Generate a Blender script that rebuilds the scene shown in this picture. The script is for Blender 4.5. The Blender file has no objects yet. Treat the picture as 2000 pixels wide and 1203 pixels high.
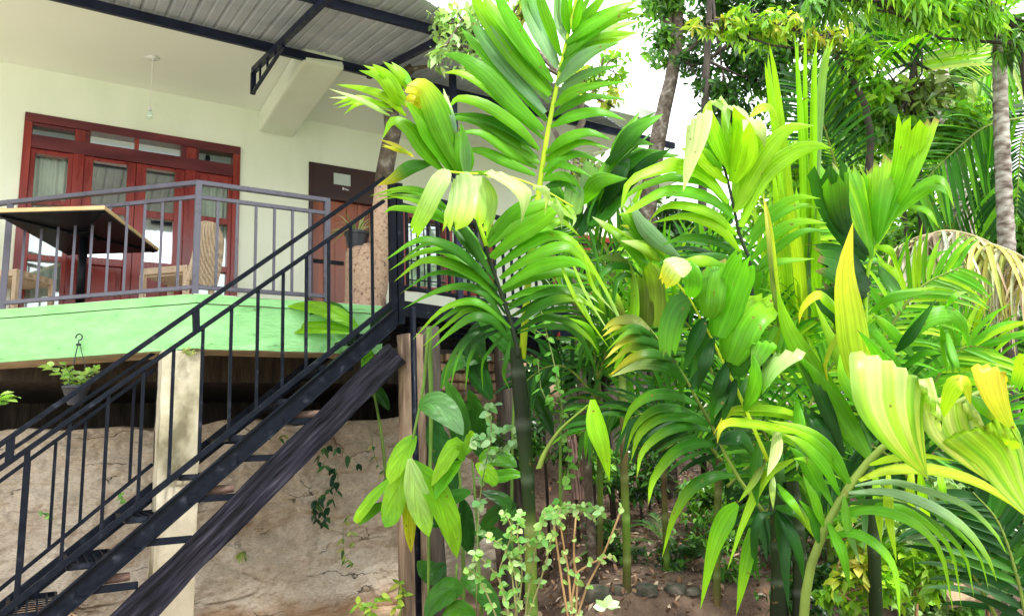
import bpy, math, random
import numpy as np
from mathutils import Vector, noise, Matrix
random.seed(7); rng = np.random.default_rng(7)
SC = bpy.context.scene
COL = SC.collection
# ---------------------------------------------------------------- camera
F = 1470.0; PITCH = math.radians(10.75); ROLL = math.radians(2.6)
W_ = np.array([0, math.cos(PITCH), math.sin(PITCH)])
_r0 = np.array([1.0, 0, 0]); _u0 = np.array([0, -math.sin(PITCH), math.cos(PITCH)])
R_ = math.cos(ROLL)*_r0 - math.sin(ROLL)*_u0
U_ = math.cos(ROLL)*_u0 + math.sin(ROLL)*_r0
cd = bpy.data.cameras.new('camera'); cam = bpy.data.objects.new('camera', cd); COL.objects.link(cam)
m = Matrix.Identity(4)
for i in range(3):
    m[i][0] = R_[i]; m[i][1] = U_[i]; m[i][2] = -W_[i]
cam.matrix_world = m
cd.sensor_fit = 'HORIZONTAL'; cd.sensor_width = 36; cd.lens = 36*F/2000
cd.clip_start = 0.05; cd.clip_end = 500
SC.camera = cam
# ---------------------------------------------------------------- world, sun, exposure
wd = bpy.data.worlds.new('World'); SC.world = wd; wd.use_nodes = True
nt = wd.node_tree; nt.nodes.clear()
sky = nt.nodes.new('ShaderNodeTexSky'); sky.sky_type = 'NISHITA'; sky.sun_disc = False
SUN_EL = math.radians(58); SUN_AZ = math.radians(140)      # azimuth clockwise from +Y
sky.sun_elevation = SUN_EL; sky.sun_rotation = SUN_AZ
hs = nt.nodes.new('ShaderNodeHueSaturation'); hs.inputs['Saturation'].default_value = 0.3
mx = nt.nodes.new('ShaderNodeMix'); mx.data_type = 'RGBA'; mx.inputs[0].default_value = 0.55
mx.inputs[7].default_value = (10.0, 10.1, 10.2, 1)            # the bright even cloud cover
bg = nt.nodes.new('ShaderNodeBackground'); bg.inputs[1].default_value = 0.15
wo = nt.nodes.new('ShaderNodeOutputWorld')
nt.links.new(sky.outputs[0], hs.inputs['Color']); nt.links.new(hs.outputs[0], mx.inputs[6])
nt.links.new(mx.outputs[2], bg.inputs[0]); nt.links.new(bg.outputs[0], wo.inputs[0])
sd = bpy.data.lights.new('sun', 'SUN'); sd.energy = 2.1; sd.angle = math.radians(9); sd.color = (1, .98, .94)
so = bpy.data.objects.new('sun', sd); COL.objects.link(so)
sv = Vector((math.sin(SUN_AZ)*math.cos(SUN_EL), math.cos(SUN_AZ)*math.cos(SUN_EL), math.sin(SUN_EL)))
so.rotation_euler = (-sv).to_track_quat('-Z', 'Y').to_euler()
SC.view_settings.view_transform = 'Standard'; SC.view_settings.look = 'None'
SC.view_settings.exposure = 1.5; SC.view_settings.gamma = 1
SC.render.engine = 'CYCLES'
SC.cycles.max_bounces = 8; SC.cycles.transparent_max_bounces = 12
# ---------------------------------------------------------------- geometry helpers
def ray(x, y): return W_ + R_*(x-1000)/F + U_*(601.5-y)/F
def at(x, y, d): return ray(x, y)*d
def onp(x, y, p, n):
    q = ray(x, y); return q*(np.dot(p, n)/np.dot(q, n))
def atz(x, y, z):
    q = ray(x, y); return q*(z/q[2])
def azv(a): a = math.radians(a); return np.array([math.sin(a), math.cos(a), 0.0])
Z = np.array([0, 0, 1.0])
D1 = azv(58); D2 = azv(-32)                # along the house wall; into the house
W0 = 8.817                                 # distance of the house wall along D2
NS = 2.685; NR = 2.084                     # stair plane and balcony rail plane, metres in front of the wall
def H(u, n, z): return D1*u + D2*(W0-n) + Z*z
def uz(x, y, n):
    q = ray(x, y); q = q*((W0-n)/(q@D2)); return float(q@D1), float(q[2])
V = lambda p: Vector([float(c) for c in p])

class MB:
    def __init__(s): s.v = []; s.f = []; s.c = []; s.uv = []; s.n = 0
    def add(s, vs, fs, col=None, uv=None):
        vs = np.asarray(vs, float); k = len(vs)
        s.v.append(vs); s.f += [tuple(i+s.n for i in f) for f in fs]
        c = np.ones((k, 4)); 
        if col is not None: c[:, :3] = np.asarray(col, float)
        s.c.append(c); s.uv.append(np.asarray(uv, float) if uv is not None else np.zeros((k, 2))); s.n += k
    def hexa(s, p):   # 8 corners: bottom 4 (ccw), top 4
        s.add(p, [(3,2,1,0),(4,5,6,7),(0,1,5,4),(1,2,6,5),(2,3,7,6),(3,0,4,7)])
    def box(s, o, ax, ay, az_, col=None):   # o centre, half axes
        o = np.asarray(o, float)
        p = [o+a*ax+b*ay+c*az_ for c in (-1, 1) for a, b in ((-1,-1),(1,-1),(1,1),(-1,1))]
        s.add(p, [(3,2,1,0),(4,5,6,7),(0,1,5,4),(1,2,6,5),(2,3,7,6),(3,0,4,7)], col)
    def hb(s, u0, u1, n0, n1, z0, z1):      # box in house coordinates
        s.box(H((u0+u1)/2, (n0+n1)/2, (z0+z1)/2), D1*(u1-u0)/2, -D2*(n1-n0)/2, Z*(z1-z0)/2)
    def bar(s, a, b, w, h=None, up=Z, col=None):   # square bar from a to b
        h = h or w; a = np.asarray(a, float); b = np.asarray(b, float)
        d = b-a; L = np.linalg.norm(d); d = d/L
        x = np.cross(d, up); 
        if np.linalg.norm(x) < 1e-4: x = np.cross(d, D2)
        x = x/np.linalg.norm(x); y = np.cross(x, d)
        s.box((a+b)/2, x*w/2, y*h/2, d*L/2, col)
    def tube(s, pts, rad, k=8, cap=True, col=None, wob=0):
        pts = [np.asarray(p, float) for p in pts]; n = len(pts)
        rad = [rad]*n if not hasattr(rad, '__len__') else rad
        vs = []; prev = None
        for i, p in enumerate(pts):
            t = pts[min(i+1, n-1)]-pts[max(i-1, 0)]; t = t/(np.linalg.norm(t)+1e-9)
            if prev is None:
                a = np.cross(t, Z if abs(t[2]) < .9 else D1)
            else: a = prev-t*np.dot(prev, t)
            a = a/np.linalg.norm(a); prev = a; b = np.cross(t, a)
            for j in range(k):
                th = 2*math.pi*j/k; r = rad[i]
                if wob: r *= 1+wob*noise.noise(Vector((math.cos(th)*2+p[0]*4, math.sin(th)*2+p[1]*4, p[2]*5)))
                vs.append(p+r*(a*math.cos(th)+b*math.sin(th)))
        fs = [(i*k+j, i*k+(j+1) % k, (i+1)*k+(j+1) % k, (i+1)*k+j) for i in range(n-1) for j in range(k)]
        if cap: fs += [tuple(range(k))[::-1], tuple((n-1)*k+j for j in range(k))]
        s.add(vs, fs, col)
    def lathe(s, o, prof, k=20, col=None):    # prof [(r,z)]
        s.tube([np.asarray(o)+Z*z for r, z in prof], [max(r, 1e-4) for r, z in prof], k, True, col)
    def sphere(s, o, r, seg=12, sc=(1, 1, 1), col=None):
        o = np.asarray(o, float); vs = []; rings = seg//2
        for i in range(rings+1):
            ph = math.pi*i/rings
            for j in range(seg):
                th = 2*math.pi*j/seg
                vs.append(o+r*np.array([math.sin(ph)*math.cos(th)*sc[0], math.sin(ph)*math.sin(th)*sc[1], math.cos(ph)*sc[2]]))
        s.add(vs, [(i*seg+j, (i+1)*seg+j, (i+1)*seg+(j+1) % seg, i*seg+(j+1) % seg) for i in range(rings) for j in range(seg)], col)
    def build(s, name, mat, parent=None, smooth=False, bevel=0):
        v = np.concatenate(s.v); off = np.zeros(3)
        if parent is not None:
            p = parent
            while p is not None: off += np.array(p.location); p = p.parent
        me = bpy.data.meshes.new(name)
        me.from_pydata((v-off).tolist(), [], s.f)
        ca = me.color_attributes.new('col', 'FLOAT_COLOR', 'POINT')
        ca.data.foreach_set('color', np.concatenate(s.c).ravel())
        uvl = me.uv_layers.new(name='uv'); li = np.zeros(len(me.loops), int); me.loops.foreach_get('vertex_index', li)
        uvl.data.foreach_set('uv', np.concatenate(s.uv)[li].ravel())
        if smooth: me.polygons.foreach_set('use_smooth', [True]*len(me.polygons))
        me.update()
        o = bpy.data.objects.new(name, me); COL.objects.link(o); o.data.materials.append(mat)
        if parent is not None: o.parent = parent
        if bevel:
            b = o.modifiers.new('bevel', 'BEVEL'); b.width = bevel; b.segments = 2; b.limit_method = 'ANGLE'
        return o
def tag(o, label=None, cat=None, group=None, kind=None):
    if label: o['label'] = label
    if cat: o['category'] = cat
    if group: o['group'] = group
    if kind: o['kind'] = kind
    return o
def thing(name, label, cat, loc, group=None):
    o = bpy.data.objects.new(name, None); COL.objects.link(o); o.location = V(loc); o.empty_display_size = .1
    return tag(o, label, cat, group)
# ---------------------------------------------------------------- materials
def ramp(n, stops):
    cr = n.color_ramp
    while len(cr.elements) < len(stops): cr.elements.new(.5)
    for e, (p, c) in zip(cr.elements, stops): e.position = p; e.color = (*c, 1) if len(c) == 3 else c
def mat(name, stops, scale=5, rough=.6, bump=0., bscale=30, bdist=.01, metal=0, spec=.5, stretch=(1, 1, 1), detail=6, rvar=0, dist=0., axis=None, coat=0):
    m = bpy.data.materials.new(name); m.use_nodes = True; t = m.node_tree; N = t.nodes; L = t.links
    b = N['Principled BSDF']
    tc = N.new('ShaderNodeTexCoord'); mp = N.new('ShaderNodeMapping'); mp.inputs['Scale'].default_value = stretch
    if axis is None: L.new(tc.outputs['Object'], mp.inputs[0])
    else:
        ax = np.asarray(axis, float); ax = ax/np.linalg.norm(ax); a2 = np.cross(ax, Z); a2 /= np.linalg.norm(a2); a3 = np.cross(ax, a2); cb = N.new('ShaderNodeCombineXYZ')
        for i_, v_ in enumerate((ax, a2, a3)):
            dp = N.new('ShaderNodeVectorMath'); dp.operation = 'DOT_PRODUCT'; dp.inputs[1].default_value = tuple(v_); L.new(tc.outputs['Object'], dp.inputs[0]); L.new(dp.outputs['Value'], cb.inputs[i_])
        L.new(cb.outputs[0], mp.inputs[0])
    nz = N.new('ShaderNodeTexNoise'); nz.inputs['Scale'].default_value = scale; nz.inputs['Detail'].default_value = detail; nz.inputs['Distortion'].default_value = dist
    L.new(mp.outputs[0], nz.inputs['Vector'])
    r = N.new('ShaderNodeValToRGB'); ramp(r, stops); L.new(nz.outputs[0], r.inputs[0]); L.new(r.outputs[0], b.inputs['Base Color'])
    b.inputs['Roughness'].default_value = rough; b.inputs['Metallic'].default_value = metal
    b.inputs['Specular IOR Level'].default_value = spec; b.inputs['Coat Weight'].default_value = coat
    if rvar:
        mr = N.new('ShaderNodeMapRange'); mr.inputs[3].default_value = rough-rvar; mr.inputs[4].default_value = rough+rvar
        mr.inputs[1].default_value = .35; mr.inputs[2].default_value = .65
        L.new(nz.outputs[0], mr.inputs[0]); L.new(mr.outputs[0], b.inputs['Roughness'])
    if bump:
        n2 = N.new('ShaderNodeTexNoise'); n2.inputs['Scale'].default_value = bscale; n2.inputs['Detail'].default_value = 8
        L.new(mp.outputs[0], n2.inputs['Vector'])
        bp = N.new('ShaderNodeBump'); bp.inputs['Strength'].default_value = bump; bp.inputs['Distance'].default_value = bdist
        L.new(n2.outputs[0], bp.inputs['Height']); L.new(bp.outputs[0], b.inputs['Normal'])
    return m
M = {}
M['wall'] = mat('lime_cream_paint', [(.28, (.74, .78, .62)), (.45, (.80, .84, .69)), (.7, (.84, .87, .73))], 1.6, .75, .3, 50, .005, stretch=(1.4, 1.4, .5), detail=9)
M['ceil'] = mat('cream_ceiling_paint', [(.3, (.85, .88, .79)), (.7, (.89, .91, .83))], 1.1, .8, .2, 40, .004)
M['green'] = mat('mint_green_paint', [(.27, (.12, .30, .11)), (.33, (.24, .58, .21)), (.5, (.29, .66, .25)), (.75, (.36, .72, .32))], 5, .55, .7, 18, .015, stretch=(1, 1, 2.4), detail=9, rvar=.1)
M['concrete'] = mat('raw_concrete', [(.3, (.30, .22, .13)), (.7, (.52, .42, .28))], 4, .9, .6, 30, .01)
M['column'] = mat('pale_column_concrete', [(.30, (.16, .14, .08)), (.42, (.40, .36, .24)), (.55, (.56, .51, .38)), (.72, (.64, .59, .46))], 3.4, .85, .8, 30, .012, stretch=(1, 1, .7), detail=9)
M['iron_l'] = mat('grey_violet_iron_paint', [(.3, (.065, .062, .09)), (.7, (.12, .115, .155))], 9, .38, .15, 80, .002, rvar=.12)
M['iron_d'] = mat('wet_black_iron_paint', [(.35, (.003, .004, .008)), (.6, (.006, .008, .013)), (.76, (.028, .031, .043))], 14, .42, .4, 60, .003, rvar=.12, spec=.07)
M['darkwood'] = mat('blackened_timber', [(.36, (.001, .001, .002)), (.44, (.006, .006, .010)), (.58, (.016, .015, .022)), (.72, (.045, .042, .056))], 26, .75, 1., 40, .012, stretch=(.09, 1, 1), dist=.3, rvar=.1, spec=.1, detail=10, axis=(.62, .38, .69))
M['redwood'] = mat('red_stained_wood', [(.3, (.15, .014, .012)), (.55, (.27, .028, .018)), (.75, (.36, .055, .032))], 6, .32, .25, 30, .004, stretch=(1, 1, .15), rvar=.08)
M['redwood_h_shaded'] = mat('red_stained_wood_across_shaded', [(.3, (.06, .006, .010)), (.6, (.11, .010, .014)), (.8, (.17, .018, .018))], 6, .35, .25, 30, .004, stretch=(.3, .3, 1.5), rvar=.08)  # maroon upper members; part of their shade is put into the colour
M['doorwood'] = mat('brown_door_wood', [(.25, (.14, .03, .015)), (.5, (.30, .08, .035)), (.75, (.44, .16, .08))], 5, .4, .3, 30, .004, stretch=(1.5, 1.5, .12), rvar=.1)
M['doordark'] = mat('dark_maroon_wood', [(.3, (.018, .006, .008)), (.7, (.05, .014, .012))], 5, .4, .2, 30, .004, stretch=(.4, .4, 1))
M['curtain'] = mat('white_curtain_cloth', [(.3, (.62, .66, .60)), (.7, (.78, .80, .74))], 4, .9, .1, 60, .002)
M['dark'] = mat('unlit_room_tone', [(.3, (.10, .11, .10)), (.7, (.16, .17, .15))], 2, .9)  # dark tone stands in for the unlit room behind the glass
M['sheet'] = mat('grey_fibre_cement_sheet', [(.25, (.30, .33, .40)), (.5, (.42, .45, .52)), (.75, (.50, .53, .60))], 1.6, .7, .3, 40, .004, stretch=(1, 1, 1), dist=.6)
M['trunk'] = mat('peeled_trunk_wood', [(.34, (.035, .02, .013)), (.48, (.16, .105, .065)), (.70, (.38, .28, .19))], 5, .75, .8, 20, .02, stretch=(2.2, 2.2, .25), dist=.6)
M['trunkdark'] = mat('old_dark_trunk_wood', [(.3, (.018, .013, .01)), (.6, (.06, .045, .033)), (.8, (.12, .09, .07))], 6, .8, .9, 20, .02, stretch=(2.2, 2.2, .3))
M['bark'] = mat('lichen_spotted_bark', [(.3, (.05, .035, .025)), (.55, (.13, .10, .075)), (.72, (.32, .30, .25))], 12, .85, 1., 25, .02)
M['speckle'] = mat('speckled_cement_render', [(.3, (.10, .05, .035)), (.40, (.50, .33, .23)), (.7, (.66, .47, .34))], 34, .85, .8, 50, .01, detail=3)
M['tabletop'] = mat('tan_table_edge', [(.3, (.62, .44, .20)), (.7, (.72, .54, .28))], 8, .4)
M['blackmetal'] = mat('black_powder_coat', [(.3, (.003, .004, .006)), (.7, (.007, .008, .012))], 6, .4, .1, 40, .002, spec=.12)
M['pot'] = mat('black_plastic_pot', [(.3, (.012, .014, .02)), (.7, (.03, .032, .045))], 8, .45, .1)
M['white'] = mat('white_plastic', [(.3, (.74, .74, .72)), (.7, (.8, .8, .78))], 5, .4)
M['sign'] = mat('grey_green_sign_board', [(.3, (.42, .48, .44)), (.7, (.52, .58, .54))], 3, .35)
M['plate'] = mat('small_dark_red_plate', [(.3, (.05, .015, .03)), (.7, (.08, .03, .04))], 3, .35)
M['stone'] = mat('mossy_stone', [(.3, (.06, .06, .045)), (.5, (.17, .14, .10)), (.7, (.30, .24, .17))], 5, .9, .9, 14, .03)
M['soilwood'] = mat('brown_log_stub', [(.3, (.08, .045, .035)), (.7, (.20, .12, .09))], 8, .8, .7, 30, .01)
M['stem_tan'] = mat('tan_woody_stem', [(.3, (.25, .13, .06)), (.7, (.45, .28, .13))], 20, .7, .4, 60, .003)
# rattan: woven pattern in the bump
def rattan():
    m = mat('tan_rattan_weave', [(.3, (.70, .50, .34)), (.7, (.86, .66, .47))], 9, .6)
    t = m.node_tree; N = t.nodes; L = t.links; b = N['Principled BSDF']
    tc = N.new('ShaderNodeTexCoord'); w1 = N.new('ShaderNodeTexWave'); w2 = N.new('ShaderNodeTexWave')
    w1.bands_direction = 'Z'; w2.bands_direction = 'X'
    for w in (w1, w2): w.inputs['Scale'].default_value = 22; L.new(tc.outputs['Object'], w.inputs[0])
    a = N.new('ShaderNodeMath'); a.operation = 'MULTIPLY'; L.new(w1.outputs[1], a.inputs[0]); L.new(w2.outputs[1], a.inputs[1])
    bp = N.new('ShaderNodeBump'); bp.inputs['Strength'].default_value = 1; bp.inputs['Distance'].default_value = .01
    L.new(a.outputs[0], bp.inputs['Height']); L.new(bp.outputs[0], b.inputs['Normal'])
    return m
M['rattan'] = rattan()
def glass(name, fac, tint):
    m = bpy.data.materials.new(name); m.use_nodes = True; t = m.node_tree; N = t.nodes; L = t.links; N.remove(N['Principled BSDF'])
    tr = N.new('ShaderNodeBsdfTransparent'); tr.inputs[0].default_value = (*tint, 1)
    gl = N.new('ShaderNodeBsdfGlossy'); gl.inputs['Roughness'].default_value = .04; gl.inputs[0].default_value = (.9, .95, .95, 1)
    mx = N.new('ShaderNodeMixShader'); mx.inputs[0].default_value = fac
    L.new(tr.outputs[0], mx.inputs[1]); L.new(gl.outputs[0], mx.inputs[2]); L.new(mx.outputs[0], N['Material Output'].inputs[0])
    return m
M['glass'] = glass('clear_window_glass', .16, (.95, 1, .98)); M['mirrorglass'] = glass('reflective_door_glass', .62, (.7, .8, .8))
M['dimglass'] = glass('dull_green_glass', .22, (.45, .55, .5))
# earth wall: pale dried mud, cracks and an orange foot
def earthmat():
    m = bpy.data.materials.new('dried_mud_render'); m.use_nodes = True; t = m.node_tree; N = t.nodes; L = t.links; b = N['Principled BSDF']
    tc = N.new('ShaderNodeTexCoord')
    n1 = N.new('ShaderNodeTexNoise'); n1.inputs['Scale'].default_value = 2.2; n1.inputs['Detail'].default_value = 9; n1.inputs['Roughness'].default_value = .65
    L.new(tc.outputs['Object'], n1.inputs[0]); r1 = N.new('ShaderNodeValToRGB')
    ramp(r1, [(.28, (.32, .22, .14)), (.40, (.58, .47, .35)), (.55, (.74, .64, .51)), (.72, (.82, .74, .62))]); L.new(n1.outputs[0], r1.inputs[0])
    mp = N.new('ShaderNodeMapping'); mp.inputs['Scale'].default_value = (.8, 1, 3.4); L.new(tc.outputs['Object'], mp.inputs[0])
    n0 = N.new('ShaderNodeTexNoise'); n0.inputs['Scale'].default_value = 3.; n0.inputs['Detail'].default_value = 6; L.new(tc.outputs['Object'], n0.inputs[0])
    mxv = N.new('ShaderNodeMix'); mxv.data_type = 'VECTOR'; mxv.inputs[0].default_value = .5; L.new(mp.outputs[0], mxv.inputs[4]); L.new(n0.outputs['Color'], mxv.inputs[5])
    vo = N.new('ShaderNodeTexVoronoi'); vo.feature = 'DISTANCE_TO_EDGE'; vo.inputs['Scale'].default_value = 2.1; L.new(mxv.outputs[1], vo.inputs['Vector'])
    mr = N.new('ShaderNodeMapRange'); mr.inputs[2].default_value = .014; L.new(vo.outputs[0], mr.inputs[0])
    nm = N.new('ShaderNodeTexNoise'); nm.inputs['Scale'].default_value = 1.7; L.new(tc.outputs['Object'], nm.inputs[0])
    gt = N.new('ShaderNodeMapRange'); gt.inputs[1].default_value = .56; gt.inputs[2].default_value = .62; L.new(nm.outputs[0], gt.inputs[0])
    ck = N.new('ShaderNodeMath'); ck.operation = 'MAXIMUM'; inv = N.new('ShaderNodeMath'); inv.operation = 'SUBTRACT'; inv.inputs[0].default_value = 1; L.new(gt.outputs[0], inv.inputs[1])
    L.new(mr.outputs[0], ck.inputs[0]); L.new(inv.outputs[0], ck.inputs[1])
    sx = N.new('ShaderNodeSeparateXYZ'); L.new(tc.outputs['Object'], sx.inputs[0])
    zz = N.new('ShaderNodeMath'); zz.operation = 'ADD'; L.new(sx.outputs[2], zz.inputs[0])
    zs = N.new('ShaderNodeMath'); zs.operation = 'MULTIPLY'; zs.inputs[1].default_value = .5; L.new(n0.outputs[0], zs.inputs[0]); L.new(zs.outputs[0], zz.inputs[1])
    og = N.new('ShaderNodeMapRange'); og.inputs[1].default_value = .26; og.inputs[2].default_value = .46; og.inputs[3].default_value = 1; og.inputs[4].default_value = 0; L.new(zz.outputs[0], og.inputs[0])
    mo = N.new('ShaderNodeMix'); mo.data_type = 'RGBA'; L.new(og.outputs[0], mo.inputs[0]); L.new(r1.outputs[0], mo.inputs[6]); mo.inputs[7].default_value = (.46, .30, .18, 1)
    mc = N.new('ShaderNodeMix'); mc.data_type = 'RGBA'; L.new(ck.outputs[0], mc.inputs[0]); mc.inputs[6].default_value = (.06, .04, .03, 1); L.new(mo.outputs[2], mc.inputs[7])
    nf = N.new('ShaderNodeTexNoise'); nf.inputs['Scale'].default_value = 38; nf.inputs['Detail'].default_value = 9; nf.inputs['Roughness'].default_value = .75; L.new(mp.outputs[0], nf.inputs[0])
    rf = N.new('ShaderNodeValToRGB'); ramp(rf, [(.34, (.35, .30, .26)), (.44, (.85, .84, .82)), (.6, (1.1, 1.1, 1.1))]); L.new(nf.outputs[0], rf.inputs[0])
    ml = N.new('ShaderNodeMix'); ml.data_type = 'RGBA'; ml.blend_type = 'MULTIPLY'; ml.inputs[0].default_value = 1; L.new(mc.outputs[2], ml.inputs[6]); L.new(rf.outputs[0], ml.inputs[7])
    L.new(ml.outputs[2], b.inputs['Base Color']); b.inputs['Roughness'].default_value = .95; b.inputs['Specular IOR Level'].default_value = .2
    n2 = N.new('ShaderNodeTexNoise'); n2.inputs['Scale'].default_value = 22; n2.inputs['Detail'].default_value = 12; n2.inputs['Roughness'].default_value = .8; L.new(mp.outputs[0], n2.inputs[0])
    ad = N.new('ShaderNodeMath'); ad.operation = 'ADD'; L.new(n2.outputs[0], ad.inputs[0]); L.new(ck.outputs[0], ad.inputs[1])
    bp = N.new('ShaderNodeBump'); bp.inputs['Strength'].default_value = .85; bp.inputs['Distance'].default_value = .05; L.new(ad.outputs[0], bp.inputs['Height']); L.new(bp.outputs[0], b.inputs['Normal'])
    return m
M['earth'] = earthmat()
def soilmat():
    m = mat('damp_brown_soil', [(.3, (.05, .03, .02)), (.5, (.12, .075, .05)), (.7, (.21, .14, .095))], 3.5, .95, 1., 22, .04, detail=9)
    t = m.node_tree; N = t.nodes; L = t.links; b = N['Principled BSDF']; src = b.inputs['Base Color'].links[0].from_socket
    g = N.new('ShaderNodeNewGeometry'); s_ = N.new('ShaderNodeSeparateXYZ'); L.new(g.outputs['Position'], s_.inputs[0])
    r_ = N.new('ShaderNodeMapRange'); r_.inputs[1].default_value = -1.2; r_.inputs[2].default_value = -.3; r_.inputs[3].default_value = 1; r_.inputs[4].default_value = 0; L.new(s_.outputs[0], r_.inputs[0])
    n = N.new('ShaderNodeTexNoise'); n.inputs['Scale'].default_value = 5; n.inputs['Detail'].default_value = 8; L.new(g.outputs['Position'], n.inputs[0]); c = N.new('ShaderNodeValToRGB')
    ramp(c, [(.3, (.28, .17, .10)), (.5, (.48, .31, .18)), (.7, (.58, .44, .30))]); L.new(n.outputs[0], c.inputs[0])
    x = N.new('ShaderNodeMix'); x.data_type = 'RGBA'; L.new(r_.outputs[0], x.inputs[0]); L.new(src, x.inputs[6]); L.new(c.outputs[0], x.inputs[7]); L.new(x.outputs[2], b.inputs['Base Color']); return m
M['soil'] = soilmat()
def leafmat(name, gloss=.35, trans=.35, stripes=True, var=.25, spec=.5):
    m = bpy.data.materials.new(name); m.use_nodes = True; t = m.node_tree; N = t.nodes; L = t.links; b = N['Principled BSDF']
    at_ = N.new('ShaderNodeAttribute'); at_.attribute_name = 'col'
    tc = N.new('ShaderNodeTexCoord')
    nz = N.new('ShaderNodeTexNoise'); nz.inputs['Scale'].default_value = 3.5; nz.inputs['Detail'].default_value = 4; L.new(tc.outputs['Object'], nz.inputs[0])
    mr = N.new('ShaderNodeMapRange'); mr.inputs[1].default_value = .3; mr.inputs[2].default_value = .7; mr.inputs[3].default_value = 1-var; mr.inputs[4].default_value = 1+var; L.new(nz.outputs[0], mr.inputs[0])
    vm = N.new('ShaderNodeVectorMath'); vm.operation = 'SCALE'; L.new(at_.outputs['Color'], vm.inputs[0]); L.new(mr.outputs[0], vm.inputs['Scale'])
    last = vm.outputs[0]
    if stripes:
        mp = N.new('ShaderNodeMapping'); mp.inputs['Scale'].default_value = (26, .7, 1); L.new(tc.outputs['UV'], mp.inputs[0])
        n2 = N.new('ShaderNodeTexNoise'); n2.inputs['Scale'].default_value = 1; n2.inputs['Detail'].default_value = 2; L.new(mp.outputs[0], n2.inputs[0])
        m2 = N.new('ShaderNodeMapRange'); m2.inputs[1].default_value = .3; m2.inputs[2].default_value = .7; m2.inputs[3].default_value = .72; m2.inputs[4].default_value = 1.22; L.new(n2.outputs[0], m2.inputs[0])
        v2 = N.new('ShaderNodeVectorMath'); v2.operation = 'SCALE'; L.new(last, v2.inputs[0]); L.new(m2.outputs[0], v2.inputs['Scale']); last = v2.outputs[0]
        bp = N.new('ShaderNodeBump'); bp.inputs['Strength'].default_value = .35; bp.inputs['Distance'].default_value = .004; L.new(n2.outputs[0], bp.inputs['Height']); L.new(bp.outputs[0], b.inputs['Normal'])
    sp_ = N.new('ShaderNodeTexNoise'); sp_.inputs['Scale'].default_value = 21; sp_.inputs['Detail'].default_value = 5; L.new(tc.outputs['Object'], sp_.inputs[0])
    sr = N.new('ShaderNodeMapRange'); sr.inputs[1].default_value = .68; sr.inputs[2].default_value = .74; L.new(sp_.outputs[0], sr.inputs[0])
    sx_ = N.new('ShaderNodeMix'); sx_.data_type = 'RGBA'; L.new(sr.outputs[0], sx_.inputs[0]); L.new(last, sx_.inputs[6]); sx_.inputs[7].default_value = (.20, .13, .03, 1); last = sx_.outputs[2]
    L.new(last, b.inputs['Base Color']); b.inputs['Roughness'].default_value = gloss; b.inputs['Specular IOR Level'].default_value = spec
    tl = N.new('ShaderNodeBsdfTranslucent'); v3 = N.new('ShaderNodeVectorMath'); v3.operation = 'MULTIPLY'; v3.inputs[1].default_value = (1.25, 1.4, .5); L.new(last, v3.inputs[0]); L.new(v3.outputs[0], tl.inputs[0])
    ms = N.new('ShaderNodeMixShader'); ms.inputs[0].default_value = trans; L.new(b.outputs[0], ms.inputs[1]); L.new(tl.outputs[0], ms.inputs[2]); L.new(ms.outputs[0], N['Material Output'].inputs[0])
    return m
M['palm'] = leafmat('palm_leaf', .33, .4, True, .26, .2); M['leaf'] = leafmat('broad_leaf', .36, .35, False, .3, .35)
M['dry'] = leafmat('dry_leaf', .8, .15, True, .25, .2)
# ================================================================ HOUSE
FL = 1.43                                        # balcony floor level
hw = thing('house', 'cream rendered house wall behind the balcony', 'house', H(-.35, 0, FL))
U0, U1 = -4.5, 8.6; ZC = 4.2
wl = MB()
WIN = (-.36, 1.80, FL, 3.69); DOR = (2.62, 3.62, FL, 3.66); WN2 = (3.82, 5.25, 2.1, 3.18); WN3 = (6.2, 7.6, 2.1, 3.2)
def piers(ops):
    x = U0
    for (a, b, z0, z1) in ops:
        wl.hb(x, a, -.2, 0, 1.38, ZC); wl.hb(a, b, -.2, 0, z1, ZC)
        wl.hb(a, b, -.2, 0, 1.38, z0)
        x = b
    wl.hb(x, U1, -.2, 0, 1.38, ZC)
piers([WIN, DOR, WN2, WN3])
wl.hb(U1-.2, U1, -6, -.2, 1.38, ZC); wl.hb(U0, U0+.2, -6, -.2, 1.38, ZC)
wl.build('wall', M['wall'], hw)
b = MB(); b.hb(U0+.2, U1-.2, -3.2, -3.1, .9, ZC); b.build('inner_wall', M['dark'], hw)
# ceiling slab reaching over the balcony, with its beam
c = MB(); c.hb(U0, 6.7, -6, 1.95, ZC, ZC+.14); c.hb(6.7, U1, -6, .35, ZC, ZC+.14); c.build('ceiling', M['ceil'], hw)
b = MB(); b.hb(2.0, 2.42, .002, 1.9, 3.93, ZC-.002); b.build('ceiling_beam', M['wall'], hw, bevel=.025)
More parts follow.
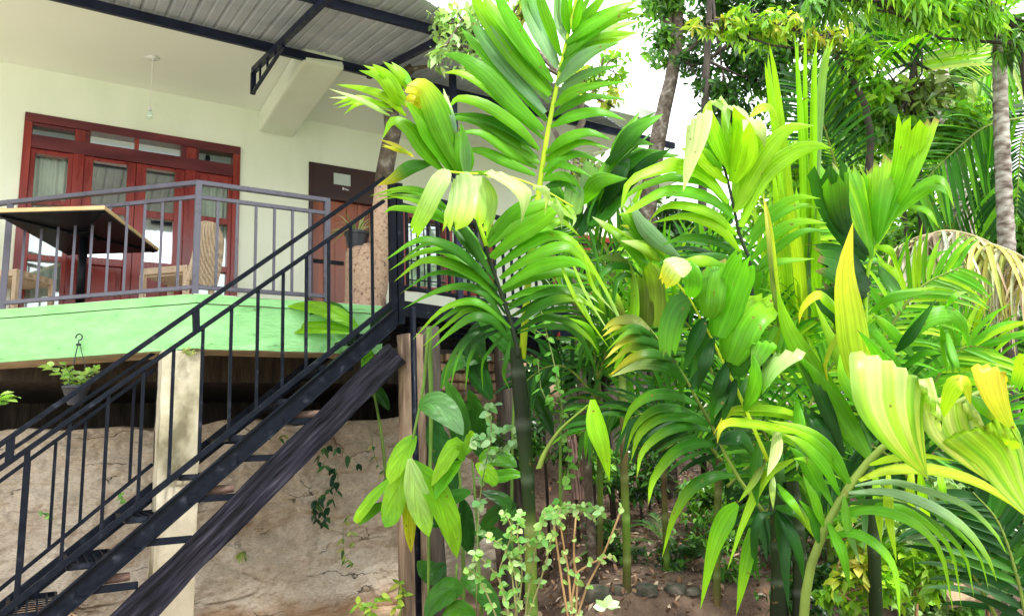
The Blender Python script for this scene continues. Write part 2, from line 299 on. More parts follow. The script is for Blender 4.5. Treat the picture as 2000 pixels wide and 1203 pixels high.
# floor slab: corner C0, left run along DL
C0 = H(1.04, NR, 0); DL = np.array([-.989, .148, 0])
def slabpoly(off, z0, z1, uend=2.72):
    nrm = np.array([-.148, -.989, 0])
    a = C0+DL*3.15+nrm*off; bq = H(1.04, NR+off, 0); cq = H(uend, NR+off, 0); d = H(uend, -.05, 0); e = H(-1.5, -.05, 0)
    P = [a, bq, cq, d, e]; k = len(P)
    return [p*np.array([1, 1, 0])+Z*z0 for p in P]+[p*np.array([1, 1, 0])+Z*z1 for p in P], [tuple(range(k))[::-1], tuple(range(k, 2*k))]+[(i, (i+1) % k, k+(i+1) % k, k+i) for i in range(k)]
def grid_face(mb, a, bq, z0, z1, nx, nz, amp, out, seed=0, thick=.1):
    vs = []
    for i in range(nx+1):
        for j in range(nz+1):
            p = a+(bq-a)*i/nx; z = z0+(z1-z0)*j/nz
            q = np.array([p[0], p[1], z]); w = noise.fractal(Vector((p[0]*2.2+seed, p[1]*2.2, z*7)), 1, 2, 4)*amp
            fade = min(1, i/2, (nx-i)/2)
            q = q+out*(w*fade)
            if j in (0, nz): q[2] += .006*noise.noise(Vector((p[0]*6, p[1]*6, seed)))
            vs.append(q)
    mb.add(vs, [(i*(nz+1)+j, (i+1)*(nz+1)+j, (i+1)*(nz+1)+j+1, i*(nz+1)+j+1) for i in range(nx) for j in range(nz)])
fs = thing('balcony_slab', 'mint green painted concrete balcony edge above the dark void', 'balcony', H(1.04, NR, .96))
s = MB(); s.add(*slabpoly(-.2, 1.22, FL-.002)); s.build('floor_slab', M['concrete'], fs)
nl = np.array([-.148, -.989, 0])
g = MB()
for (z0, z1, o_) in ((.965, 1.352, 0), (1.358, FL+.004, .012)):
    A_ = C0+DL*3.15+nl*o_; B_ = H(1.04, NR+o_, 0)
    grid_face(g, A_, B_, z0, z1, 110, 8, .014, nl, 3)
    grid_face(g, B_, H(2.72, NR+o_, 0), z0, z1, 46, 8, .014, -D2, 3)
g.build('green_edge', M['green'], fs, smooth=False)
M['floor'] = mat('pale_bounce_floor', [(.3, (.58, .57, .50)), (.7, (.68, .67, .60))], 2, .45, .1, 20, .002)  # unseen floor surface, added pale to bounce light up to the ceiling
g = MB(); g.add(*slabpoly(.013, FL+.002, FL+.006)); g.build('bounce_floor', M['floor'], fs)
u = MB(); nA = C0+DL*3.15; zc_ = Z*1.16
u.bar(nA-nl*.19+zc_, C0-nl*.19+D1*.07+zc_, .34, .40); u.bar(H(1.08, NR-.19, 1.161), H(2.72, NR-.19, 1.161), .34, .405); u.build('edge_beam', M['concrete'], fs)
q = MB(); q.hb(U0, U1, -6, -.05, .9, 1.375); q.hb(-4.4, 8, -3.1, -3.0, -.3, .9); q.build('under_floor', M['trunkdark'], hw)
q = MB(); q.hb(3.9, U1, -.3, -.02, -.9, .898); tag(q.build('stone_foundation', M['stone'], None), 'mossy stone foundation wall behind the palm stems', 'wall')
# window-door assembly -------------------------------------------------------
def frame_part(name, mt, parent, boxes, bevel=.003):
    q = MB()
    for bx in boxes: q.hb(*bx)
    return q.build(name, mt, parent, bevel=bevel)
def pane(parent, u0, u1, z0, z1, mt, n=-.05): 
    q = MB(); q.hb(u0, u1, n-.004, n, z0, z1); q.build('pane', mt, parent)
def curtain(parent, u0, u1, z0, z1, n=-.15, k=9, seed=0):
    q = MB(); vs = []; N_ = k*8
    for i in range(N_+1):
        t = i/N_; a = .022*math.sin(t*k*2*math.pi+seed)+.01*math.sin(t*k*4.7+1)
        for z in (z0, (z0+z1)/2, z1): vs.append(H(u0+(u1-u0)*t, n+a*(1.2 if z == z0 else .9), z))
    q.add(vs, [(i*3+j, i*3+3+j, i*3+4+j, i*3+1+j) for i in range(N_) for j in (0, 1)]); q.build('curtain', M['curtain'], parent, smooth=True)
wt = thing('window_wall', 'wide red stained timber french window with four bays', 'window', H(.7, 0, FL))
a0, a1 = WIN[0]+.003, WIN[1]-.003; zt = WIN[3]-.003
frame_part('frame', M['redwood_h_shaded'], wt, [(a0, a1, -.12, .03, 3.59, zt), (a0+.07, a1-.07, -.119, .025, 3.31, 3.455)])
frame_part('frame', M['redwood'], wt, [(a0, a0+.07, -.12, .028, FL, 3.59), (a1-.08, a1, -.12, .028, FL, 3.59), (.10, .2, -.118, .02, FL, 3.588), (1.2, 1.31, -.118, .02, FL, 3.588), (.675, .715, -.118, .02, 3.458, 3.588)])
frame_part('frame', M['redwood_h_shaded'], wt, [(a0+.07, .10, -.1, .015, 3.56, 3.588), (.2, .245, -.1, .015, 3.457, 3.588), (1.15, 1.2, -.1, .015, 3.457, 3.588), (1.31, 1.34, -.1, .015, 3.457, 3.588)])
for (x0, x1, mt) in ((a0+.07, .10, 'dimglass'), (.22, .675, 'mirrorglass'), (.715, 1.17, 'mirrorglass'), (1.32, a1-.08, 'dimglass')):
    pane(wt, x0, x1, 3.45, 3.59, M[mt])
def leafdoor(name, u0, u1, zs, mats_, sw=.075, solid=None, cur=None, label=None):
    r_ = bpy.data.objects.new(name, None); COL.objects.link(r_); r_.parent = wt; r_.location = V(H(u0, 0, FL)-np.array(wt.location))
    bx = [(u0, u0+sw, -.09, .008, zs[0][0]-.05, 3.308), (u1-sw, u1, -.09, .008, zs[0][0]-.05, 3.308)]
    q = MB()
    for bb in bx: q.hb(*bb)
    z = zs[0][0]-.05
    for (za, zb) in zs: q.hb(u0+sw, u1-sw, -.088, .004, z, za); z = zb
    q.hb(u0+sw, u1-sw, -.088, .004, z, 3.306)
    q.build('sash', M['redwood'], r_, bevel=.004)
    for (za, zb), mt in zip(zs, mats_):
        if mt is None:
            q = MB(); q.hb(u0+sw, u1-sw, -.07, -.03, za, zb); q.hb(u0+sw+.05, u1-sw-.05, -.03, -.008, za+.06, zb-.06); q.build('panel', M['redwood'], r_, bevel=.006)
        else:
            q = MB(); q.hb(u0+sw, u1-sw, -.045, -.041, za, zb); q.build('pane', M[mt], r_)
    if cur: curtain(wt, *cur)
leafdoor('casement', a0+.071, .099, [(FL+.15, 2.12), (2.18, 2.72), (2.78, 3.26)], ['glass', 'glass', 'glass'], .045, cur=(a0+.08, .09, 1.5, 3.29, -.15, 5, 1))
leafdoor('door', .201, .70, [(FL+.12, 2.12), (2.20, 2.70), (2.78, 3.27)], [None, 'mirrorglass', 'mirrorglass'], .085)
leafdoor('door', .704, 1.199, [(FL+.12, 2.12), (2.20, 2.70), (2.78, 3.27)], [None, 'mirrorglass', 'mirrorglass'], .1)
leafdoor('casement', 1.311, a1-.081, [(FL+.15, 2.15), (2.22, 2.72), (2.79, 3.20)], ['glass', 'glass', 'glass'], .04, cur=(1.33, 1.71, 1.5, 3.25, -.15, 5, 2))
q = MB(); q.hb(.64, .66, .008, .05, 2.3, 2.42); q.build('handle', M['blackmetal'], wt)
# plank door --------------------------------------------------------------------
dt = thing('plank_door', 'brown plank door with a dark maroon frame beside the speckled post', 'door', H(3.1, 0, FL))
d0, d1_ = DOR[0]+.003, DOR[1]-.003
frame_part('frame', M['doordark'], dt, [(d0, d0+.05, -.12, .02, FL, 3.65), (d1_-.05, d1_, -.12, .02, FL, 3.65), (d0+.05, d1_-.05, -.12, .02, 3.2, 3.65)])
q = MB(); x = d0+.052
for i in range(6):
    w_ = (d1_-d0-.104)/6; q.hb(x, x+w_-.004, -.09, -.05+.004*(i % 2), FL+.01, 3.198); x += w_
q.build('leaf', M['doorwood'], dt, bevel=.003)
for zz_ in (1.7, 2.4):
    q = MB(); q.hb(d0+.05, d0+.46, -.046, -.038, zz_-.025, zz_+.025)
    for k_ in range(3): q.sphere(H(d0+.1+k_*.15, -.037, zz_), .011)
    q.build('strap_hinge', M['blackmetal'], dt)
q = MB(); q.hb(2.93, 3.15, .022, .03, 3.40, 3.55); tag(q.build('door_sign', M['sign'], None, bevel=.002), 'blank pale grey sign board above the brown plank door', 'sign')
q = MB(); q.hb(3.03, 3.14, .021, .026, 3.325, 3.385); np_ = tag(q.build('number_plate', M['plate'], None, bevel=.001), 'tiny dark plate with pale marks under the blank sign', 'plate')
q = MB(); q.hb(3.045, 3.062, .0265, .0275, 3.34, 3.375)
for i, (u_, w_) in enumerate(((3.068, .03), (3.09, .035))): q.hb(u_, u_+w_, .0265, .0275, 3.35-.008*i, 3.362-.008*i)
q.build('marking', M['white'], np_)
# barred windows further right ----------------------------------------------------
def barred(w, lab):
    u0, u1, z0, z1 = w; u0 += .003; u1 -= .003; z0 += .003; z1 -= .003
    t_ = thing('barred_window', lab, 'window', H((u0+u1)/2, 0, z0))
    um = (u0+u1)/2
    frame_part('frame', M['redwood'], t_, [(u0, u0+.09, -.12, .02, z0, z1), (u1-.09, u1, -.12, .02, z0, z1), (um-.06, um+.06, -.12, .02, z0, z1), (u0+.09, um-.06, -.12, .02, z1-.08, z1), (um+.06, u1-.09, -.12, .02, z1-.08, z1), (u0+.09, um-.06, -.12, .02, z0, z0+.07), (um+.06, u1-.09, -.12, .02, z0, z0+.07)])
    pane(t_, u0+.09, um-.06, z0+.07, z1-.08, M['glass'], -.08); pane(t_, um+.06, u1-.09, z0+.07, z1-.08, M['glass'], -.08)
    q = MB()
    for i in range(4):
        z = z0+.15+i*(z1-z0-.3)/3; q.bar(H(u0+.02, .0, z), H(u1-.02, .0, z), .014)
    for i in range(7):
        x = u0+.16+i*(u1-u0-.32)/6; q.bar(H(x, .012, z0+.03), H(x, .012, z1-.03), .012)
    q.build('bars', M['blackmetal'], t_)
    curtain(t_, u0+.05, u1-.05, z0-.05, z1+.05, -.17, 14, 1)
barred(WN2, 'barred window with white curtains right of the main black post')
barred(WN3, 'far barred window with white curtains behind the palms')
# pendant bulb --------------------------------------------------------------------
pb = thing('pendant_bulb', 'clear light bulb hanging on a thin cord from the ceiling', 'light', atz(298, 112, ZC))
o_ = atz(298, 112, ZC)
q = MB(); q.lathe(o_-Z*.022, [(.05, 0), (.052, .01), (.045, .02)], 20); q.tube([o_-Z*.02, o_-Z*.012+D1*.07], .008, 6); q.tube([o_-Z*.015, o_-Z*.012-D1*.09], .008, 6); q.build('ceiling_rose', M['white'], pb, smooth=True)
q = MB(); q.tube([o_-Z*.02, o_-Z*.53], .0035, 6); q.build('cord', M['white'], pb)
q = MB(); q.lathe(o_-Z*.60, [(.016, 0), (.018, .02), (.010, .05)], 12); q.build('holder', M['white'], pb, smooth=True)
q = MB(); q.sphere(o_-Z*.655, .036, 14, (1, 1, 1.15)); q.lathe(o_-Z*.63, [(.026, 0), (.016, .035)], 12); q.build('bulb', M['glass'], pb, smooth=True)
# ---------------------------------------------------------------- roof: corrugated sheet lean-to
SL = math.radians(12); VR = D2*math.cos(SL)+Z*math.sin(SL); RN = np.cross(D1, VR); RP = atz(465, 78, 4.1)
def rp(x, y): return onp(x, y, RP, RN)
def ruv(p): return float(p@D1), float((p-RP)@VR)
rt = thing('lean_to_roof', 'grey corrugated lean-to roof on dark steel purlins over the balcony', 'roof', RP)
pA = rp(830, 0); pB = rp(1232, 262); uA, vA = ruv(pA); uB, vB = ruv(pB)
q = MB(); vs = []; per = .21
nu = int((uB+6)/per*22); us = [-4.6+(uB+.0+4.6)*i/nu for i in range(nu+1)]
def outer(u_): return vA if u_ < uA else vA+(vB-vA)*(u_-uA)/(uB-uA)
for u_ in us:
    ph = (u_/per) % 1; h = .026*max(0, 1-abs(ph-.5)*11) + (.006 if .95 < ph or ph < .05 else 0)
    o1 = outer(u_); o1 = min(o1, -.02)
    for k_ in range(4):
        vv = o1+(0-o1)*k_/3
        base = D1*u_+(RP-D1*(RP@D1))+VR*vv
        vs.append(base+RN*h)
nv = len(vs)
fsq = [(i*4+j, i*4+4+j, i*4+5+j, i*4+1+j) for i in range(nu) for j in range(3)]
vs2 = [p+RN*.007 for p in vs]
q.add(vs+vs2, [f[::-1] for f in fsq]+[tuple(i+nv for i in f) for f in fsq]+[(i*4, i*4+4, nv+i*4+4, nv+i*4) for i in range(nu)]+[(i*4+3, nv+i*4+3, nv+i*4+7, i*4+7) for i in range(nu)])
q.build('roof_sheet', M['sheet'], rt)
def purlin(name, P, Q, w, h, dz=.0, ext=0):
    a_, b_ = rp(*P), rp(*Q); d_ = (b_-a_)/np.linalg.norm(b_-a_); b_ = b_+d_*ext; a_ = a_-d_*.0
    dn = -RN if RN[2] > 0 else RN
    q = MB(); q.bar(a_+dn*(.03+h/2+dz), b_+dn*(.03+h/2+dz), w, h, RN); return q.build(name, M['iron_l'] if False else M['navy'], rt, bevel=.002)
M['navy'] = mat('dark_navy_steel', [(.3, (.006, .008, .024)), (.7, (.016, .02, .05))], 8, .5, .15, 60, .002, rvar=.1, spec=.2)
purlin('purlin', (-60, -66), (730, 130), .06, .085, 0, 4.4)
purlin('purlin', (500, -50), (870, 50), .05, .08, 0, 0.6)
# trusses carrying the purlins
def truss(P, Q, drop=.0, bracket=True):
    t_ = bpy.data.objects.new('truss', None); COL.objects.link(t_); t_.parent = rt
    dn = -RN if RN[2] > 0 else RN
    a_, b_ = rp(*P)+dn*(.115+.03), rp(*Q)+dn*(.115+.03)
    q = MB(); q.bar(a_, b_, .05, .06, RN)
    if bracket:
        d_ = (b_-a_)/np.linalg.norm(b_-a_)
        q.bar(b_+dn*.02, b_+dn*.02-Z*.24, .05, .05)
        q.bar(b_-Z*.25, b_-d_*1.15-Z*.05, .03, .03)
        for k_ in (.25, .5, .75): q.bar(b_-d_*1.15*k_, b_-d_*1.15*k_-Z*(.24*(1-k_)), .02, .02)
    q.build('truss_member', M['navy'], t_, bevel=.002)
truss((680, -80), (497, 112))
truss((850, 52), (722, 122), bracket=False)
# ================================================================ RAILINGS
def railing(root, pA, pB, z_top, z_mid, z_bot, spacing, mt, tw=.05, posts=(True, True), bw=.022):
    d_ = (pB-pA); L_ = np.linalg.norm(d_); d_ = d_/L_
    for nm, z_, w_, h_ in (('top_rail', z_top, tw, .04), ('middle_rail', z_mid, .035, .035), ('bottom_rail', z_bot, .035, .035)):
        q = MB(); q.bar(pA+Z*z_, pB+Z*z_, w_, h_); q.build(nm, mt, root, bevel=.003)
    for f_, p_ in zip(posts, (pA, pB)):
        if f_: q = MB(); q.bar(p_+Z*(z_bot-.07), p_+Z*(z_top+.018), .052, .052, D1); q.build('post', mt, root, bevel=.003)
    n_ = int(L_/spacing)
    for i in range(1, n_):
        p_ = pA+d_*(L_*i/n_); q = MB(); q.bar(p_+Z*(z_bot+.015), p_+Z*(z_mid-.015), bw, bw, D1); q.build('baluster', mt, root)
flat = np.array([1, 1, 0.])
rb = thing('balcony_railing', 'grey violet iron railing round the balcony corner above the green slab', 'railing', H(1.03, NR-.03, FL))
cr = H(1.035, NR-.03, 0); le = cr+DL*1.86; le2 = le+DL*2.2; re_ = H(2.19, NR-.03, 0)
railing(rb, cr, le, 2.44, 2.31, 1.50, .162, M['iron_l'], posts=(True, True))
le2 = le+DL*1.1
railing(rb, le, le2, 2.44, 2.31, 1.50, .162, M['iron_l'], posts=(False, True))
railing(rb, cr, re_, 2.44, 2.31, 1.50, .16, M['iron_l'], posts=(False, True))
# stair ----------------------------------------------------------------------------
st = thing('staircase', 'black steel stair with open grating treads climbing to the landing', 'staircase', H(.3, NS, -1.2))
def S3(x, y, n=NS): u_, z_ = uz(x, y, n); return H(u_, n, z_)
a_, b_ = S3(99, 1122), S3(768, 590); dS = (b_-a_)/np.linalg.norm(b_-a_)
lo = a_-dS*1.1; q = MB(); q.bar(lo, b_+dS*.0, .04, .045); q.build('baluster_rail', M['iron_d'], st, bevel=.003)
B0, B1 = S3(306, 1022), S3(770, 622)
dB = (B1-B0)/np.linalg.norm(B1-B0)
q = MB(); zb_ = Z*.0; q.bar(B0-dB*2.2+zb_, B1+zb_, .05, .125); q.bar(B0-dB*2.2+D2*-.02+Z*.085, B1+D2*-.02+Z*.085, .07, .012); q.bar(B0-dB*2.2+D2*-.02-Z*.085, B1+D2*-.02-Z*.085, .07, .012)
q.build('stringer', M['iron_d'], st, bevel=.003)
# far stringer
DNF = .95; off = D2*DNF
q = MB(); q.bar(lo+off-Z*.1, b_+off-Z*.1, .05, .13); q.build('stringer', M['iron_d'], st, bevel=.003)
# timber support beam below
C0a, C1a = S3(252, 1212, NS+.06), S3(772, 690, NS+.06); dC = (C1a-C0a)/np.linalg.norm(C1a-C0a)
def beam_mesh(a, b, w, h, amp=.008, n=60):
    q = MB(); d = (b-a); L = np.linalg.norm(d); d = d/L; x = np.cross(d, Z); x /= np.linalg.norm(x); y = np.cross(x, d); vs = []
    prof = [(-1, -1), (-.33, -1), (.33, -1), (1, -1), (1, -.33), (1, .33), (1, 1), (.33, 1), (-.33, 1), (-1, 1), (-1, .33), (-1, -.33)]
    for i in range(n+1):
        p = a+d*L*i/n
        for k, (cx, cy) in enumerate(prof):
            w_ = noise.fractal(Vector((i*.12, cx*1.3+5, cy*1.3)), 1, 2, 3)*amp
            vs.append(p+x*(cx*(w/2+w_))+y*(cy*(h/2+w_*1.5)))
    k = 12
    q.add(vs, [(i*k+j, i*k+(j+1) % k, (i+1)*k+(j+1) % k, (i+1)*k+j) for i in range(n) for j in range(k)]+[tuple(range(k))[::-1], tuple(n*k+j for j in range(k))])
    return q
tag(beam_mesh(C0a-dC*.8, C1a, .09, .21).build('timber_beam', M['darkwood'], None, smooth=False), 'thick blackened timber beam propped under the steel stair', 'beam')
# treads: gratings
run = b_-a_
zA = float(a_[2]); 
tread_u = []
for k_ in range(-3, 9):
    t_ = .06+k_*.138
    c_ = a_+run*t_
    if c_[2] > 1.2: continue
    tr = bpy.data.objects.new('tread', None); COL.objects.link(tr); tr.parent = st; tr.location = V(c_-np.array(st.location))
    q = MB(); zt_ = c_[2]-.09
    c2 = H(float(c_@D1), 0, 0)*flat; c2 = D1*float(c_@D1)+D2*(W0-NS)
    x0, x1 = -.05, .25
    def P_(a, bb, z): return c2+D1*a+D2*bb+Z*z
    for a in (x0, x1): q.bar(P_(a, .03, zt_), P_(a, DNF-.03, zt_), .02, .04)
    for bb in (.03, DNF-.03): q.bar(P_(x0, bb, zt_), P_(x1, bb, zt_), .012, .045)
    q.build('tread_frame', M['iron_g'] if 'iron_g' in M else M['iron_d'], tr)
    q = MB()
    for i in range(1, 5): a = x0+(x1-x0)*i/5; q.bar(P_(a, .03, zt_+.008), P_(a, DNF-.03, zt_+.008), .012, .018)
    for i in range(1, 9): bb = DNF*i/9; q.bar(P_(x0, bb, zt_-.006), P_(x1, bb, zt_-.006), .01, .01)
    q.build('grating', M['iron_d'], tr)
    # stub ends of the cross timbers that show below the stringer
    if k_ in (-2, -1, 0, 1, 2, 3, 4):
        q = MB(); zq = zt_-.14
        q.bar(P_(.0, -.02, zq-.02), P_(.38, -.02, zq-.02), .03, .05); q.build('bracket', M['iron_d'], tr)
    if k_ in (-2, 0, 2, 4):
        q = MB(); pts_ = [P_(.08, .03+.2*i, zt_-.1) for i in range(5)]; q.tube([P_(.1, .04, zt_-.11), P_(.24, .03, zt_-.105), P_(.33, .03, zt_-.10)], [.03, .034, .03], 10, wob=.2); q.build('log_stub', M['soilwood'], tr, smooth=True)
# near handrail
hr = thing('stair_handrail', 'near black handrail of the stair with square balusters', 'railing', a_)
t0, t1 = S3(0, 868), S3(742, 354); dT = (t1-t0)/np.linalg.norm(t1-t0); m0, m1 = S3(0, 915), S3(742, 398); dM = (m1-m0)/np.linalg.norm(m1-m0)
q = MB(); q.bar(t0-dT*1.2, t1+dT*.05, .055, .035); q.build('top_rail', M['iron_d'], hr, bevel=.004)
q = MB(); q.bar(m0-dM*1.2, m1+dM*.05, .045, .035); q.build('middle_rail', M['iron_d'], hr, bevel=.004)
def zl(p, d, u_): k = (u_-p@D1)/(d@D1); return (p+d*k)[2]
bal_u = []
for (x, y) in ((45, 1000), (128, 960), (205, 900), (275, 850), (335, 800), (393, 760), (450, 700), (502, 690), (552, 640), (598, 600), (642, 590), (685, 560), (727, 500)):
    u_, z_ = uz(x, y, NS); bal_u.append(u_)
for i, u_ in enumerate([bal_u[0]-.26, bal_u[0]-.52]+bal_u):
    big = i == 2
    q = MB(); q.bar(H(u_, NS, zl(a_, dS, u_)), H(u_, NS, zl(m0, dM, u_)), .036 if big else .024, .036 if big else .024, D1); q.build('post' if big else 'baluster', M['iron_d'], hr, bevel=.002)
u_, z_ = uz(385, 600, NS); q = MB(); q.bar(H(u_, NS, zl(m0, dM, u_)), H(u_-.01, NS, zl(t0, dT, u_)), .05, .05, D1); q.build('rail_bracket', M['iron_d'], hr, bevel=.003)
u_, z_ = uz(20, 870, NS); q = MB(); q.bar(H(u_, NS, zl(m0, dM, u_)), H(u_, NS, zl(t0, dT, u_)), .05, .05, D1); q.build('rail_bracket', M['iron_d'], hr, bevel=.003)
# far handrail
NF = NS-DNF
hf = thing('stair_handrail', 'far black handrail of the stair ending against the pale column', 'railing', S3(310, 904, NF))
f0, f1 = S3(0, 893, NF), S3(320, 676, NF); g0, g1 = S3(64, 893, NF), S3(303, 720, NF); h0, h1 = S3(0, 1150, NF), S3(298, 906, NF)
for nm, (p_, q_) in (('top_rail', (f0, f1)), ('middle_rail', (g0, g1)), ('bottom_rail', (h0, h1))):
    d_ = (q_-p_)/np.linalg.norm(q_-p_); mb_ = MB(); mb_.bar(p_-d_*1.3, q_, .05 if nm == 'top_rail' else .035, .03); mb_.build(nm, M['iron_d'], hf, bevel=.003)
dg = (g1-g0)/np.linalg.norm(g1-g0); dh = (h1-h0)/np.linalg.norm(h1-h0)
for i, (x, y) in enumerate(((310, 800), (257, 860), (160, 950), (100, 1000), (50, 1000), (-10, 1000))):
    u_, z_ = uz(x, y, NF); w_ = .05 if i == 0 else .024
    q = MB(); q.bar(H(u_, NF, zl(h0, dh, u_)-(.03 if i == 0 else 0)), H(u_, NF, zl(f0, dh, u_) if i == 0 else zl(g0, dg, u_)), w_, w_, D1); q.build('post' if i == 0 else 'baluster', M['iron_d'], hf, bevel=.002)
# main post and landing -------------------------------------------------------------------
DK = azv(42); pm = (S3(770, 590)*flat)+DK*.03
ld = thing('landing', 'black steel landing deck with slatted grating at the stair head', 'landing', pm+Z*1.3)
LL = 5.2
q = MB(); q.bar(pm+Z*1.30, pm+DK*LL+Z*1.30, .06, .14); q.build('edge_beam', M['iron_d'], ld, bevel=.004)
back = lambda k: H(float((pm+DK*k)@D1), NR+.03 if k < 1.2 else .1, 0)
q = MB()
for i in range(int(LL/.075)):
    p_ = pm+DK*(.04+i*.075); u_ = float(p_@D1); nb = (NR+.02) if u_ < 2.72 else .06
    e_ = H(u_, nb, 0)*flat
    if (W0-float(p_@D2)) - nb < .1: continue
    q.bar(p_+Z*1.355, e_+Z*1.355, .042, .02)
q.build('slats', M['iron_d'], ld)
q = MB()
for k_ in (.25, .5, .75):
    q.bar(pm*flat+D2*(.6*k_*2)+Z*1.30, pm+DK*LL*.55+D2*(.6*k_*2)+Z*1.30, .05, .08)
q.bar(pm+Z*1.27, pm+D2*2.4+Z*1.27, .05, .10); q.build('joists', M['iron_d'], ld)
lr = thing('landing_railing', 'black iron railing running from the main post behind the palms', 'railing', pm+Z*1.37)
railing(lr, pm, pm+DK*LL, 2.42, 2.28, 1.50, .13, M['iron_d'], posts=(False, True), bw=.024)
q = MB()
for (dx, dy) in ((-.035, 0), (.035, 0), (.0, .05)): q.bar(pm+D1*dx+D2*dy+Z*1.15, pm+D1*dx+D2*dy+Z*2.47, .06, .06, D1)
q.build('post', M['iron_d'], lr, bevel=.003)
rpst = pm+DK*.78
q = MB(); q.bar(rpst+Z*1.3, rpst+Z*3.88, .06, .06, D1); tag(q.build('roof_post', M['navy'], None, bevel=.003), 'tall square steel post rising from the landing to the roof', 'post')
# supports under the landing
def prop(name, x, d, ytop, r, mt, lab, lean=0, zb=-1.6, wob=.15, grp=None, k=12):
    p1 = at(x, ytop, d); pts = [np.array([p1[0]+lean*(p1[2]-z), p1[1], z])+np.array([.012*math.sin(z*3), 0, 0]) for z in np.linspace(p1[2], zb, 14)]
    q = MB(); q.tube(pts, [r*(1+.12*i/13) for i in range(14)], k, wob=wob); return tag(q.build(name, mt, None, smooth=True), lab, 'post', grp)
pz = onp(800, 655, pm, np.array([0, 1, 0])); 
prop('trunk_post', 800, 6.72, 655, .115, M['trunk'], 'peeled pale tree trunk holding up the landing corner')
prop('trunk_post', 836, 7.0, 640, .10, M['trunkdark'], 'dark brown trunk post just behind the peeled one')
prop('trunk_post', 985, 7.9, 640, .12, M['trunkdark'], 'dark trunk post below the landing behind the tall palm stem')
q = MB(); p1 = at(806, 600, 6.55); p2 = np.array([p1[0], p1[1], -1.6]); q.tube([p1, p2], .026, 10); tag(q.build('steel_pipe', M['iron_d'], None, smooth=True), 'thin dark steel pipe beside the peeled trunk post', 'pipe')
# concrete column ---------------------------------------------------------------------------
cu, cz = uz(345, 900, NR-.18)
q = MB(); nzz = 40; vs = []
for i in range(nzz+1):
    z_ = -1.6+(0.956+1.6)*i/nzz
    for k_, (a, bb) in enumerate(((-1, -1), (0, -1.0), (1, -1), (1, 0), (1, 1), (0, 1), (-1, 1), (-1, 0))):
        w_ = .008*noise.fractal(Vector((a*3, bb*3, z_*4)), 1, 2, 3)
        vs.append(H(cu+a*(.155+w_), NR-.22-bb*(.15+w_), z_))
q.add(vs, [(i*8+j, i*8+(j+1) % 8, i*8+8+(j+1) % 8, i*8+8+j) for i in range(nzz) for j in range(8)]+[tuple(range(8))[::-1]])
tag(q.build('column', M['column'], None), 'pale square concrete column under the balcony corner', 'column')
# ================================================================ EARTH WALL
wA = at(-260, 900, 7.0)*flat; wB = at(50, 900, 7.25)*flat; wC = at(400, 900, 7.65)*flat; wD = at(780, 900, 8.25)*flat; wE = at(960, 900, 9.0)*flat
pl = [wA, wB, wC, wD, wE]
def wallpt(t):
    seg = np.cumsum([0]+[np.linalg.norm(pl[i+1]-pl[i]) for i in range(4)]); s_ = t*seg[-1]
    i = min(3, max(0, np.searchsorted(seg, s_)-1)); k = (s_-seg[i])/(seg[i+1]-seg[i]); return pl[i]*(1-k)+pl[i+1]*k
q = MB(); nx, nz_ = 440, 190; vs = []
outv = np.array([.12, -.99, 0])
for i in range(nx+1):
    p = wallpt(i/nx)
    top = .42+.10*noise.noise(Vector((p[0]*1.5, 1, 2)))+.12*max(0, (p[0]+1.6))
    for j in range(nz_+1):
        t = j/nz_
        if t < .86:
            tt = t/.86; z_ = -1.55+(top+1.55)*tt; o = -.34*tt**1.5 if tt > .0 else 0
        else:
            tt = (t-.86)/.14; z_ = top+.03*tt; o = -.34-1.7*tt
        v = Vector((p[0]*1.3, z_*2.0, 3.3))
        dsp = .06*noise.fractal(v, 1, 2, 3)+.035*noise.fractal(v*4, .8, 2, 5)
        dsp += .014*noise.fractal(v*14, .7, 2, 4)-.05*max(0, noise.noise(v*7)-.22)-.03*max(0, noise.noise(Vector((v[0]*11, v[1]*22, 3)))-.3)
        rd = noise.noise(Vector((p[0]*.9+z_*.5, z_*3.2, 7)))
        dsp -= .05*max(0, 1-abs(rd)*16)*max(0, min(1, 3*noise.noise(Vector((p[0]*1.1, z_*2, 40)))+.3))
        dsp += .28*max(0, (-.75-z_))
        q_ = p+outv*(o+dsp*(1 if t < .86 else .4)); vs.append(np.array([q_[0], q_[1], z_+(dsp*.3 if t > .86 else 0)]))
q.add(vs, [(i*(nz_+1)+j, (i+1)*(nz_+1)+j, (i+1)*(nz_+1)+j+1, i*(nz_+1)+j+1) for i in range(nx) for j in range(nz_)])
ew = thing('earth_wall', 'pale cracked mud retaining wall behind the stair', 'wall', np.array([-2, 7.5, -1.5]))
q.build('wall_face', M['earth'], ew, smooth=True)
